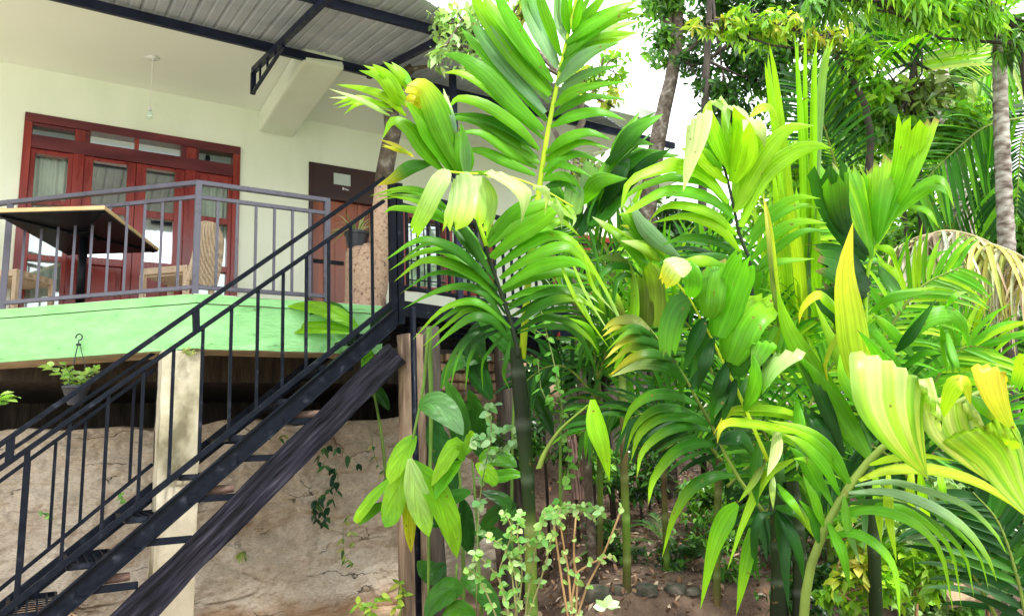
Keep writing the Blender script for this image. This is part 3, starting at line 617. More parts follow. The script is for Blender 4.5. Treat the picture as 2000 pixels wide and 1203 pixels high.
# ================================================================ GROUND
def sm(x): x = min(1, max(0, x)); return x*x*(3-2*x)
def ground(x, y):
    # right hillside climbs away from the camera
    h = -1.5+.27*max(0, y-6.1)
    if h > .75: h = .75+(h-.75)*.25
    if y > 30: h = min(h, 2.2)
    r = sm((x+.3)/1.2)
    l = -1.5+ (1.9*sm((y-8.1-(x+3.1)*.35)/.35) if True else 0)
    z = h*r+l*(1-r)
    n_ = .05*noise.fractal(Vector((x*.9, y*.9, 0)), 1, 2, 4)+.02*noise.fractal(Vector((x*4, y*4, 5)), 1, 2, 3)
    z += .38*sm((-3.2-x)/1.4)*sm((y-5.6)/1.0)*(1-sm((y-7.0)/.3))
    # low stone step in front
    if x > .2: z += .28*sm((y-5.9-.1*x)/.25)*sm((x-.2)/.4)*(1-sm((y-7)/3))
    return z+n_*(1 if y > 4.5 else .3)
def terr(x0, x1, y0, y1, st_):
    nx = int((x1-x0)/st_); ny = int((y1-y0)/st_); vs = [(x0+i*st_, y0+j*st_, ground(x0+i*st_, y0+j*st_)) for i in range(nx+1) for j in range(ny+1)]
    return vs, [(i*(ny+1)+j, (i+1)*(ny+1)+j, (i+1)*(ny+1)+j+1, i*(ny+1)+j+1) for i in range(nx) for j in range(ny)]
q = MB(); q.add(*terr(-7, 9, 3.4, 14.2, .1)); tag(q.build('ground', M['soil'], None, smooth=True), 'brown soil slope rising to the right', 'ground', kind='structure')
q = MB(); vs, fs_ = terr(-60, 60, -40, 90, 2.0); vs = [(x, y, z-2.2 if (-8 < x < 10 and 2 < y < 15) else (min(z, -1.5) if x < -6 else z)) for x, y, z in vs]; q.add(vs, fs_); M['bounceground'] = mat('pale_bounce_ground', [(.3, (.22, .24, .14)), (.5, (.34, .33, .25)), (.7, (.46, .43, .34))], 2, .95, .8, 20, .05)  # outlying ground, made pale to throw light up into the balcony
tag(q.build('land', M['bounceground'], None, smooth=True), 'pale gravelly ground around the plot', 'ground', kind='structure')
# ================================================================ FURNITURE
def tbl():
    c = [atz(20, 415, 2.17), atz(235, 408, 2.17), atz(285, 492, 2.17), atz(105, 497, 2.17)]
    ctr = sum(c)/4; t = thing('cafe_table', 'square cafe table with black underside and tan edge', 'table', ctr*flat+Z*(FL+.007))
    ex = ((c[1]-c[0])+(c[2]-c[3]))/4; e0 = ((c[3]-c[0])+(c[2]-c[1]))/4; ca, sa = math.cos(.19), math.sin(.19)
    ey = np.array([e0[0]*ca+e0[1]*sa, e0[1]*ca-e0[0]*sa, 0]); ey = ey*.97
    q = MB(); q.box(ctr+Z*.018, ex, ey, Z*.018); q.build('tabletop', M['tabletop'], t, bevel=.004)
    q = MB(); q.box(ctr-Z*.006, ex*.985, ey*.985, Z*.006)
    for a, b in ((1, 1), (1, -1)): q.bar(ctr+ex*.93*a+ey*.93*b-Z*.02, ctr-ex*.93*a-ey*.93*b-Z*.02, .03, .014)
    q.box(ctr-Z*.03, ex*.2, ey*.2, Z*.012); q.build('underside', M['blackmetal'], t)
    q = MB(); q.tube([ctr-Z*.03, ctr*flat+Z*(FL+.03)], .035, 20); q.build('pedestal', M['blackmetal'], t, smooth=True)
    q = MB(); q.lathe(ctr*flat+Z*(FL+.007), [(.25, 0), (.25, .012), (.05, .03), (.036, .05)], 28); q.build('base', M['blackmetal'], t, smooth=False)
tbl()
def chair(ctr, face, lab):
    f = np.array([math.cos(face), math.sin(face), 0]); s_ = np.array([-f[1], f[0], 0]); o = ctr*flat+Z*(FL+.008)
    t = thing('rattan_chair', lab, 'chair', o, 'rattan chairs on the balcony')
    w = .25; 
    q = MB(); q.box(o+Z*.42, f*.25, s_*w, Z*.035); q.build('seat', M['rattan'], t, bevel=.015)
    q = MB()
    for k in range(9): q.bar(o+Z*.375+s_*(-.2+.05*k)-f*.22, o+Z*.375+s_*(-.2+.05*k)+f*.22, .02, .012)
    q.build('seat_webbing', M['rattan'], t)
    for a, b in ((1, 1), (1, -1), (-1, 1), (-1, -1)):
        q = MB(); q.bar(o+f*.225*a+s_*.225*b, o+f*.225*a+s_*.225*b+Z*.39, .048, .048, f); q.build('leg', M['rattan'], t, bevel=.006)
    q = MB(); vs = []; n = 14
    for i in range(n+1):
        v = i/n; ww = w*(1-.05*v)*(1 if v < .8 else math.sqrt(max(0, 1-((v-.8)/.2)**2*.75)))
        bow = -.23-.06*math.sin(v*math.pi*.9)-.10*v*v+.04*v
        for k in range(9):
            a = -1+k/4; vs.append(o+f*(bow-.05*(1-a*a)*v)+s_*ww*a+Z*(.30+.62*v))
    nn = len(vs); vs2 = [p-f*.035 for p in vs]
    fs = [(i*9+k, i*9+k+1, i*9+10+k, i*9+9+k) for i in range(n) for k in range(8)]
    fb = [tuple(x+nn for x in g[::-1]) for g in fs]; ed = []
    ring = [k for k in range(9)]+[i*9+8 for i in range(1, n+1)]+[n*9+k for k in range(7, -1, -1)]+[i*9 for i in range(n-1, 0, -1)]
    for a, b in zip(ring, ring[1:]+ring[:1]): ed.append((a, b, b+nn, a+nn))
    q.add(vs+vs2, fs+fb+ed); q.build('backrest', M['rattan'], t)
cR = atz(322, 533, 1.86); chair(cR-Z*0+np.array([.08, .12, 0]), math.radians(172), 'tan woven chair between the table and the railing corner')
cL = atz(28, 538, 1.86); chair(cL+np.array([-.1, .15, 0]), math.radians(-8), 'tan woven chair on the far left side of the table')
# ================================================================ SPECKLED BRANCHED POST WITH TREE TRUNK
du = 8.25
def A2(x, y, d=7.55): return at(x, y, d)
sp = thing('branched_post', 'speckled cement post shaped like a forked tree stump', 'post', A2(722, 602))
q = MB(); q.tube([A2(x, y) for x, y in ((712, 640), (712, 600), (711, 540), (707, 505), (700, 482))], [.21, .20, .19, .175, .13], 20, wob=.12)
q.tube([A2(x, y) for x, y in ((722, 620), (733, 560), (741, 500), (744, 440), (746, 390), (748, 355))], [.13, .125, .12, .105, .085, .075], 18, wob=.1); q.build('stump', M['speckle'], sp, smooth=True)
pts = ((748, 362), (752, 330), (760, 290), (768, 255), (764, 215), (770, 180), (785, 150), (806, 132))
q = MB(); q.tube([A2(x, y) for x, y in pts], [.078, .082, .08, .085, .075, .07, .06, .045], 14, wob=.25)
q.tube([A2(x, y) for x, y in ((785, 150), (770, 140), (762, 128))], [.04, .03, .015], 8, wob=.2); q.tube([A2(x, y) for x, y in ((800, 137), (820, 132), (842, 130), (860, 122))], [.035, .02, .014, .006], 8, wob=.2)
tag(q.build('tree_trunk', M['bark'], None, smooth=True), 'crooked lichen spotted tree trunk rising from the forked post to the roof', 'tree trunk')
def blade_strip(mb, pts, w, col, fold=.25, side=None, k=3, tipw=0.02, base=.5, mx=.35):
    pts = [np.asarray(p, float) for p in pts]; n = len(pts)
    vs = []; uv = []
    for i, p in enumerate(pts):
        t = pts[min(i+1, n-1)]-pts[max(0, i-1)]; t /= np.linalg.norm(t)+1e-9
        sd = side if side is not None else np.cross(t, Z); sd = sd-t*(sd@t); sd /= np.linalg.norm(sd)+1e-9; nm = np.cross(sd, t)
        v = i/(n-1); ww = w*.5*(base+(1-base)*math.sin(min(1, v/mx)*math.pi/2) if v < mx else max(tipw, math.cos((v-mx)/(1-mx)*math.pi/2)**.8))
        for j in range(k):
            a = -1+2*j/(k-1); vs.append(p+sd*ww*a+nm*fold*ww*abs(a)); uv.append((j/(k-1), v))
    mb.add(vs, [(i*k+j, i*k+j+1, i*k+k+j+1, i*k+k+j) for i in range(n-1) for j in range(k-1)], col, uv)
# potted spider plant standing on the stub
po = A2(697, 480, 7.5); pp_ = thing('potted_plant', 'spiky pale plant in a black pot on the stump top', 'potted plant', po)
q = MB(); q.lathe(po-Z*.02, [(.09, 0), (.115, .12), (.125, .125), (.125, .15), (.11, .15), (.10, .12)], 22); q.build('pot', M['pot'], pp_, smooth=False)
q = MB()
for i in range(46):
    a = random.uniform(0, 6.28); L = random.uniform(.18, .36); el = random.uniform(.5, 1.4); d = np.array([math.cos(a)*math.cos(el), math.sin(a)*math.cos(el), math.sin(el)])
    p0 = po+Z*.12+np.array([math.cos(a), math.sin(a), 0])*.04; P = [p0+d*L*t+np.array([d[0], d[1], 0])*t*t*.12-Z*.16*t*t*t for t in np.linspace(0, 1, 7)]
    blade_strip(q, P, random.uniform(.012, .02), (.62, .66, .40) if i % 3 else (.16, .26, .08), tipw=.05)
q.build('foliage', M['leaf'], pp_)
# ================================================================ LEAF HELPERS
def leaf(mb, p, d, nrm, L, w, col, droop=.2, fold=.12, n=5):
    d = d/np.linalg.norm(d); sd = np.cross(d, nrm); sd /= np.linalg.norm(sd)+1e-9; vs = []; uv = []
    for i in range(n+1):
        t = i/n; ww = w*.5*math.sin(math.pi*min(1, max(.02, t))**.75)**.8 if 0 < t < 1 else .001
        c = p+d*L*t-Z*droop*L*t*t; vs += [c-sd*ww+nrm*fold*ww, c, c+sd*ww+nrm*fold*ww]; uv += [(0, t), (.5, t), (1, t)]
    mb.add(vs, [(i*3+j, i*3+j+1, i*3+4+j, i*3+3+j) for i in range(n) for j in (0, 1)], col, uv)
def rv(): v = rng.normal(size=3); return v/np.linalg.norm(v)
def jig(c, a=.15):
    k = 1+random.uniform(-a, a); return np.array([c[0]*k*(1+random.uniform(-a, a)), c[1]*k, c[2]*k])
# hanging pots
def hanging(px, py, d, hook_y, lab, big=1.0, nleaf=26, cc=(.33, .55, .14)):
    o = at(px, py, d); t = thing('hanging_pot', lab, 'hanging plant', o)
    hk = np.array([o[0], o[1], at(px, hook_y, d)[2]])
    q = MB(); q.lathe(o, [(.055, 0), (.10, .13), (.108, .135), (.108, .155), (.09, .155)], 20); q.build('pot', M['pot'], t, smooth=False)
    q = MB()
    for k in range(3):
        a = k*2.09+.5; q.tube([o+Z*.15+np.array([math.cos(a), math.sin(a), 0])*.105, hk-Z*.09+np.array([math.cos(a), math.sin(a), 0])*.01], .0035, 5)
    q.lathe(hk-Z*.10, [(.02, 0), (.022, .015), (.008, .02)], 10)
    q.tube([hk-Z*.085, hk-Z*.05]+[hk-Z*.0+np.array([math.sin(a)*.028, 0, math.cos(a)*.028-.028]) for a in np.linspace(2.6, -1.9, 9)], .006, 6); q.build('hanger', M['pot'], t)
    q = MB(); ql = MB()
    for k in range(7):
        a = random.uniform(0, 6.28); e = o+Z*.14; P = [e]; dd = np.array([math.cos(a)*.7, math.sin(a)*.7, .8])
        for i in range(5): dd = dd-Z*.06; P.append(P[-1]+dd*.045*big)
        ql.tube(P, .003, 5, col=(.3, .45, .15))
        for i in range(1, 6):
            for s_ in (-1, 1):
                v = rv(); v[2] = abs(v[2])*.3; leaf(q, P[i], v, Z+.5*rv(), random.uniform(.05, .08)*big, .045*big, jig(cc), .3)
    ql.build('stems', M['leaf'], t); q.build('leaves', M['leaf'], t)
hanging(146, 790, 6.35, 648, 'black hanging pot with round pale leaves below the green slab', 1.25, cc=(.45, .66, .22))
hanging(-42, 860, 5.6, 640, 'bright leafy plant cut off by the left picture edge', 1.3)
# ================================================================ PALMS: fronds with pleated leaflets
CC = dict(G=(.12, .37, .014), L=(.29, .56, .016), g=(.04, .165, .012), k=(.016, .075, .012), Y=(.55, .52, .03), P=(.48, .62, .24), y=(.42, .58, .025),  # P, w: pale greens with some sky glare painted into the leaf colour
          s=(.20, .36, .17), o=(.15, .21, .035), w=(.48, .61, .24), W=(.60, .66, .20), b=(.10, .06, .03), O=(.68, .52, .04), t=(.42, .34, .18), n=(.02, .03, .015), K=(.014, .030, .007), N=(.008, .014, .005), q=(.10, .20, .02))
def spline(pts, n):
    P = [np.array(p, float) for p in pts]
    if len(P) == 2: return [P[0]+(P[1]-P[0])*i/(n-1) for i in range(n)]
    P = [2*P[0]-P[1]]+P+[2*P[-1]-P[-2]]; out = []; m_ = len(P)-3
    for i in range(n):
        s_ = i/(n-1)*m_; k = min(m_-1, int(s_)); t = s_-k; a, b_, c, d = P[k:k+4]
        out.append(.5*((2*b_)+(-a+c)*t+(2*a-5*b_+4*c-d)*t*t+(-a+3*b_-3*c+d)*t**3))
    return out
def blade(mb, coords, w, d0, d1, c0, c1, kind='t', tilt=None, n=13, k=9):
    """one leaflet: midline points in picture px at depth d0 (base) to d1 (tip), real width, pleated section"""
    xy = [(coords[i], coords[i+1]) for i in range(0, len(coords), 2)]
    if kind == 'h':
        l_ = math.dist(xy[0], xy[-1]); xy = [(xy[0][0], xy[0][1]+.10*l_)]+xy
    sp_ = spline(xy, n); tilt = random.uniform(.35, .95) if tilt is None else tilt
    bow = random.uniform(-.05, .12); wm0 = 1
    pts = [at(p[0], p[1], d0+(d1-d0)*(i/(n-1))**1.2-bow*math.sin(math.pi*i/(n-1))+(.10*wm0*max(0, 1-i/2.5) if kind == 'h' else 0)) for i, p in enumerate(sp_)]
    wm = w*(d0+d1)/2/F; vs = []; uv = []; cs = []
    brown = random.random() < .22
    if w > 85: k = 17
    prev_s = None; sg = None; edge_ph = random.uniform(0, 6)
    for i, p in enumerate(pts):
        t = pts[min(i+1, n-1)]-pts[max(i-1, 0)]; t /= np.linalg.norm(t)+1e-9
        vd = p/np.linalg.norm(p); sd = np.cross(t, vd); sd /= np.linalg.norm(sd)+1e-9
        if kind == 'h':
            tf = pts[-1]-pts[2]; sd = np.cross(tf, vd); sd /= np.linalg.norm(sd); nm = np.cross(sd, t); nm /= np.linalg.norm(nm)+1e-9
            if np.cross(sd, tf)@vd > 0: nm = -nm
        else:
            if prev_s is not None and sd@prev_s < 0: sd = -sd
            prev_s = sd; nm = np.cross(sd, t)
            if nm@vd > 0: nm = -nm
        if sg is None:
            a_ = nm*math.cos(tilt)+sd*math.sin(tilt); b_ = nm*math.cos(tilt)-sd*math.sin(tilt); sg = 1 if a_[2] > b_[2] else -1
        n2 = nm*math.cos(tilt)+sg*sd*math.sin(tilt); s2 = sd*math.cos(tilt)-sg*nm*math.sin(tilt)
        v = i/(n-1)
        if kind == 't': ww = (.28+.72*math.sin(min(1, v/.38)*math.pi/2))*(1 if v < .4 else max(.015, 1-((v-.4)/.6)**1.5))
        elif kind == 's': ww = (.55+.45*math.sin(min(1, v/.3)*math.pi/2))*(1 if v < .7 else 1-.35*((v-.7)/.3)**1.5)      # blunt, ragged end
        elif kind == 'h': ww = (1 if v > .05 else .8)*(1 if v < .35 else max(.02, 1-((v-.35)/.65)**1.35))               # hanging, broad at the fold
        elif kind == 'f': ww = .12+.88*v**.8*(1 if v < .9 else .93)                                                      # fan segment widening outward
        ww *= wm*.5/max(.62, math.cos(tilt)); curl = .35*ww
        for j in range(k):
            a = -1+2*j/(k-1); z_ = (.11 if j % 2 else -.11)*ww*(1 if w < 85 else .35)
            e = 0
            if i == n-1 and kind in 'sf': e = wm*.22*math.sin(j*2.3+edge_ph)
            vs.append(p+s2*ww*a+n2*(z_-curl*a*a)+t*e)
            f = min(1, max(0, (v-.45)/.5)); cs.append([c0[q_]*(1-f)+c1[q_]*f for q_ in range(3)] if v < .93 or not brown else (.24, .16, .05))
            if w > 85:
                g_ = min(1, max(0, .5+.9*math.sin(j*1.55+edge_ph)+(v-.62)*1.6))*.85; cs[-1] = [cs[-1][q_]*(1-g_)+(CC['L'] if j % 3 else CC['G'])[q_]*g_ for q_ in range(3)]
            uv.append(((a+1)/2, v))
    mb.add(vs, [(i*k+j, i*k+j+1, i*k+k+j+1, i*k+k+j) for i in range(n-1) for j in range(k-1)], cs, uv)
def parse_frond(palm, d, data, rach=None, rw=(12, 5), rc='o', spread=.3, dbl=True):
    q = MB(); lab = None
    rows = []
    for ln in data.strip().split('\n'):
        a, b_ = ln.split('|'); rows.append((a.split(), [float(x) for x in b_.split()]))
    if dbl:
        ex = []
        for (h1, c1_), (h2, c2_) in zip(rows, rows[1:]):
            if len(h1) == 2 and len(h2) == 2 and len(c1_) == len(c2_) and math.dist(c1_[:2], c2_[:2]) < 48 and math.dist(c1_[-2:], c2_[-2:]) < 150:
                kk_ = random.uniform(.35, .65); ex.append(([h1[0], str(float(h1[1])*.8), 't', '.09'], [x*(1-kk_)+y*kk_+random.uniform(-5, 5) for x, y in zip(c1_, c2_)]))
        rows += ex
    for hd, c in rows:
        col, w = hd[0], float(hd[1]); kind = hd[2] if len(hd) > 2 else 't'; dd = float(hd[3]) if len(hd) > 3 else 0
        c0 = jig(CC[col[0]], .12); c1 = jig(CC[col[-1]], .12)
        if kind == 't' and w < 50: w *= .76
        blade(q, c, w, d+dd, d+dd+random.uniform(-spread, spread*.6), c0, c1, kind)
    fr = q.build('frond', M['palm'], palm, smooth=True)
    if rach:
        xy = [(rach[i], rach[i+1]) for i in range(0, len(rach), 2)]; s_ = spline(xy, 16)
        mb = MB(); mb.tube([at(p[0], p[1], d+.02) for p in s_], [(rw[0]+(rw[1]-rw[0])*i/15)*.5*d/F for i in range(16)], 7, col=CC[rc])
        r = mb.build('rachis', M['stemgreen'], None, smooth=True); r.parent = fr; r.location = -V(palm.location) 
        fr_l = V(palm.location); r.location = -fr_l
    return fr
M['stemgreen'] = leafmat('green_stem', .45, .03, False, .4, .2)
def palm(name, lab, px, py, d, grp='areca palms in front of the house'):
    p = at(px, py, d); return thing(name, lab, 'palm', np.array([p[0], p[1], -1.45]), grp)
def stem(palm_, coords, d, ws, cols, rings=True):
    xy = [(coords[i], coords[i+1]) for i in range(0, len(coords), 2)]; n = 40; s_ = spline(xy, n); q = MB(); k = 12
    pts = [at(p[0], p[1], d) for p in s_]; vs = []; cs = []
    for i, p in enumerate(pts):
        f = i/(n-1); w = np.interp(f, np.linspace(0, 1, len(ws)), ws)*.5*d/F
        c = [np.interp(f, np.linspace(0, 1, len(cols)), [CC[x][q_] for x in cols]) for q_ in range(3)]
        if rings and i % 7 == 0: w *= 1.06; c = [x*1.5+.03 for x in c]
        for j in range(k): th = 2*math.pi*j/k; vs.append(p+w*np.array([math.cos(th), math.sin(th), 0])); cs.append(c)
    q.add(vs, [(i*k+j, i*k+(j+1) % k, i*k+k+(j+1) % k, i*k+k+j) for i in range(n-1) for j in range(k)], cs)
    return q.build('trunk', M['stemgreen'], palm_, smooth=True)
pA_ = palm('areca_palm', 'tall areca palm with the biggest upright frond in front of the landing', 1036, 1100, 5.0)
stem(pA_, [1038, 1330, 1038, 1203, 1036, 1050, 1032, 960, 1024, 860, 1016, 760, 1006, 680], 5.0, [25, 24, 23, 25, 29, 31, 22], 'qqoKKNNK')
stem(pA_, [1052, 915, 1066, 880, 1097, 836, 1150, 790], 4.95, [12, 9, 7], 'oo', False)
parse_frond(pA_, 5.0, """GG 28|1046 342 986 312 940 293 896 294
GG 34|1053 319 1006 286 940 239 876 231
gG 22|1048 290 990 245 935 225 880 222
GL 30|1053 292 1013 246 950 203 896 191 876 213
GG 46|1063 253 1006 200 950 140 900 110 865 106
sG 40|1066 220 1016 156 966 96 933 53 915 22
GL 42|1076 186 1026 126 973 57 933 0 926 -30
GG 34|1081 160 1046 106 1006 43 976 -7 960 -50
sG 34|1089 133 1063 73 1033 17 1020 -30
GG 30|1096 110 1076 50 1056 -7 1050 -50
sG 26|1108 83 1096 33 1086 -30
GG 22|1113 67 1106 20 1104 -40
GG 22|1117 60 1127 20 1140 -30
GL 28|1117 63 1152 20 1195 -25
GL 32|1106 83 1150 43 1200 17 1248 0
GL 38|1100 110 1140 60 1193 33 1258 27
GL 36|1093 140 1133 86 1183 66 1253 65
sG 34|1086 166 1120 123 1160 96 1213 83
GG 26|1083 206 1110 180 1152 166 1230 159
GG 26|1076 246 1116 223 1172 216 1225 236
GG 26|1066 299 1100 269 1150 256 1200 276
GG 24|1060 336 1090 309 1132 299 1182 319
GG 24|1060 352 1093 342 1120 352 1136 372
gG 20|1062 366 1100 356 1132 382""", [1020, 700, 1036, 500, 1052, 380, 1060, 320, 1075, 230, 1100, 110, 1125, 0, 1142, -80], (15, 5), 'y')
parse_frond(pA_, 4.75, """GL 20|998 640 950 596 910 586 860 606 806 663
gG 24|996 662 963 623 923 616 883 643 843 682
gG 20|989 633 950 573 900 556 846 570 787 603
GL 27|983 593 936 540 876 510 823 508 770 550
gG 25|973 566 916 503 866 473 813 468 750 510
kg 13|976 580 936 523 893 493 860 490 837 496
gg 28|956 523 916 473 890 440 850 400
GL 24|950 506 910 447 833 413 770 405 750 417
gG 24|966 546 936 493 906 447 866 423 800 390
GL 18|900 430 866 420 816 393 760 383
GL 14|880 410 830 373 780 367 722 383
GL 12|890 425 850 395 793 381 735 392
GG 32|950 480 983 430 1016 400 1050 380
GL 34|949 466 990 423 1040 403 1085 393 1110 410
GL 38|956 500 1003 460 1050 430 1090 406 1125 432
GL 27|966 523 1016 483 1070 456 1116 466 1142 500
GL 30|976 543 1023 506 1082 480 1122 483 1156 526 1165 540
GG 36|979 563 1033 526 1082 510 1126 511 1150 530
GP 20|986 586 1033 566 1099 560 1142 570 1170 592
gL 22|993 603 1043 573 1102 563 1136 593 1156 626
gL 24|1003 636 1043 600 1089 580 1132 583 1182 613
gg 13|1010 650 1082 633 1132 656 1160 710 1163 740
gG 12|996 665 989 696 983 732 996 762
kG 14|985 640 940 660 916 700 909 762
kG 15|980 630 920 650 880 700 863 760
LP 10|1142 500 1160 560 1200 610
LP 9|1126 470 1180 560 1230 660
LL 10|1090 500 1130 590 1190 680""", [1012, 700, 1008, 669, 993, 613, 969, 546, 946, 473, 916, 407, 895, 370, 880, 345], (11, 5), 'n')
parse_frond(pA_, 4.35, """wL 34 s|866 330 843 368 804 450
wy 56 s|896 341 894 390 880 443
wL 46 s|942 345 957 390 946 446
wP 42 h|984 342 1020 362 1030 390 1018 436
wP 20 h|1053 363 1070 383 1064 421
wP 18 h|1083 394 1098 417 1097 448
LP 12 h|1110 402 1123 425 1118 444
LG 14|1000 350 960 338 900 336""", [860, 334, 900, 338, 950, 341, 1000, 347, 1060, 370, 1120, 405], (5, 3), 'y')
parse_frond(pA_, 4.6, """GY 50|904 340 885 276 866 222 846 184 823 161 793 168
GL 44|885 335 846 260 823 226 790 196
GL 38|865 332 831 291 804 249 766 234 747 272
sP 28|895 320 884 250 877 210 866 173
GG 34|912 345 905 300 890 255
sG 30|915 350 912 290 900 240
LL 24|793 226 755 188 713 173 652 165
LL 28|785 215 747 153 701 138
LL 30|793 196 762 150 726 125
GL 22|804 169 789 142 764 121
PP 13|762 226 709 196 640 173
LL 15|766 211 701 190 650 205
LL 11|735 195 697 203 671 224
YY 11|808 306 774 283 740 272
yY 10|805 300 770 290 745 286
gY 36|843 318 800 325 766 348 737 362
YY 40|840 200 815 175 790 180
LY 30|850 240 820 205 785 206""", [950, 480, 918, 380, 895, 300, 850, 230, 800, 205], (9, 4), 'L')
parse_frond(pA_, 4.9, """LL 46 t|1160 780 1172 830 1185 880 1191 940""")
# palm behind to the right of the first
pB_ = palm('areca_palm', 'shaded areca palm between the tallest palm and the lime one', 1222, 1000, 6.0)
stem(pB_, [1224, 1180, 1224, 1060, 1220, 950, 1218, 840, 1214, 700], 6.0, [17, 16, 15, 14], 'bqbq')
parse_frond(pB_, 5.7, """GG 32|1192 302 1219 259 1249 219
gG 42|1186 319 1232 253 1295 223
GG 42|1159 359 1209 306 1265 303
gG 28|1182 319 1232 276 1279 283
GG 46|1132 399 1166 352 1226 349
kg 42|1172 414 1205 337 1238 300
kg 34|1205 385 1260 319 1311 290
gG 34|1190 350 1250 300 1330 305
ss 34 s|1140 375 1146 345 1152 320
ss 36 s|1108 412 1112 385 1116 360
gg 36|1150 440 1190 400 1235 370
kg 40|1130 460 1160 400 1175 350
gG 30|1120 430 1090 380 1075 330""", [1190, 620, 1160, 480, 1150, 420, 1200, 330, 1270, 262], (9, 4), 'g')
parse_frond(pB_, 5.3, """gG 20|1244 530 1220 518 1192 520 1168 546 1154 576
oG 20|1232 524 1208 504 1180 502 1154 510
gg 15|1244 540 1220 534 1202 550 1198 580 1194 620
oL 38 s|1260 637 1258 570 1250 528
oL 32 s|1277 637 1272 560 1260 518
GL 26|1290 560 1250 500 1210 460 1170 440
LP 16|1240 470 1188 440 1156 423
GL 30|1290 510 1256 464 1224 424 1208 418
ss 42|1327 502 1280 460 1252 430 1230 386
LP 32|1290 508 1260 480 1212 470
yY 18|1300 500 1250 450 1210 440
LL 14|1215 430 1240 390 1262 350
GL 26|1180 640 1170 580 1150 520
Lo 24|1200 720 1230 640 1236 560 1225 500
gL 22|1190 700 1180 620 1168 560
oL 20|1230 690 1215 610 1200 560
GL 18|1170 690 1150 640 1110 620""", [1220, 700, 1270, 580, 1240, 526, 1200, 490], (7, 3), 'g')
# lime palm: the middle of the picture's right half
pC = palm('areca_palm', 'lime green areca palm with arching fronds and upright spear leaves', 1528, 1100, 4.3)
stem(pC, [1520, 1330, 1522, 1203, 1524, 1120, 1522, 1040, 1518, 960, 1512, 860], 4.25, [38, 36, 34, 30], 'NNKKg')
stem(pC, [1562, 1330, 1562, 1203, 1562, 1100, 1556, 1020, 1546, 940], 4.2, [30, 28, 27, 26], 'NNKK')
parse_frond(pC, 4.2, """LL 27|1446 491 1406 443 1340 421 1271 436
LL 23|1439 458 1399 418 1340 399 1296 403 1267 432
GL 29|1435 425 1391 385 1333 368 1285 374 1234 407 1219 418
LL 40|1424 396 1377 337 1326 319 1300 322 1230 352 1212 410
LL 30|1421 356 1388 319 1355 293 1329 290
GL 19|1413 334 1384 301 1366 286
GL 15|1406 315 1384 290 1369 271
GL 15|1402 297 1384 268 1371 253
GL 15|1395 260 1380 242 1369 228
LL 38|1424 326 1406 271 1388 224 1389 195
LL 52|1428 356 1439 300 1443 253 1432 209
LL 54|1439 410 1454 345 1472 282 1475 235
ww 24 h -.1|1402 196 1420 215 1423 252
wP 24 h -.1|1438 208 1457 228 1452 258
ww 26 h -.1|1474 233 1494 260 1494 290
yL 22|1465 228 1486 209 1508 213 1523 253
LL 44|1435 414 1479 319 1534 253 1592 246
LL 46|1446 443 1486 348 1545 297 1589 284 1625 290
GL 25|1457 473 1497 418 1552 385 1603 388
GL 30|1465 509 1508 458 1560 432 1615 436
GL 20|1468 531 1516 509 1592 505
GG 22|1466 540 1520 480 1570 450 1620 452
ww 42 h -.2|1358 228 1352 275 1342 325 1334 375
gG 24|1452 500 1400 470 1340 462 1290 480
gg 22|1455 520 1400 500 1330 500""", [1490, 760, 1468, 568, 1465, 509, 1446, 465, 1432, 399, 1417, 337, 1399, 275, 1388, 235, 1384, 205], (9, 3), 'n')
parse_frond(pC, 4.9, """LL 16|1560 600 1566 380 1558 175 1552 64
LL 14|1570 600 1572 400 1571 145 1574 55
sL 22|1572 600 1588 350 1607 145 1630 70
LL 10|1580 560 1590 350 1592 150 1595 67
LL 20|1550 600 1540 380 1514 160 1502 84
LL 14|1545 600 1525 380 1500 175 1494 122
LL 26|1560 700 1530 560 1520 420 1508 300
yL 30|1570 700 1560 560 1545 420 1535 300
LL 24|1580 700 1590 560 1590 420 1600 280
sL 24|1575 700 1575 560 1570 440 1580 320
LL 18|1550 700 1500 520 1480 440 1470 380""", None)
parse_frond(pC, 3.9, """oY 13|1521 640 1512 560 1500 450 1490 375
yY 9|1530 640 1520 560 1508 450 1494 385""")
parse_frond(pC, 3.85, """GG 36 s|1346 580 1350 545 1335 515
GG 52 s|1373 616 1376 566 1389 513
GG 64 s|1396 656 1412 600 1432 540 1449 503
GL 68 s|1416 703 1432 640 1459 600 1495 577
gG 46 s|1432 733 1439 693 1459 666 1492 663
gG 42|1452 792 1482 746 1512 713
wY 42 s -.15|1345 512 1312 520 1294 552
LG 30|1330 512 1380 508 1420 520
gG 46 s|1344 581 1320 596 1303 640 1300 690
kg 36|1373 620 1352 660 1333 729
kk 34|1392 660 1373 713 1362 766
kg 36|1419 706 1399 759 1382 809
kg 30|1436 740 1420 782 1410 830
GP 46 h -.1|1488 668 1476 700 1466 740
wG 50 h -.1|1525 690 1500 720 1488 770
GG 34|1452 800 1470 740 1470 690""", [1500, 900, 1452, 789, 1426, 733, 1389, 660, 1346, 583, 1300, 527], (8, 4), 'y')
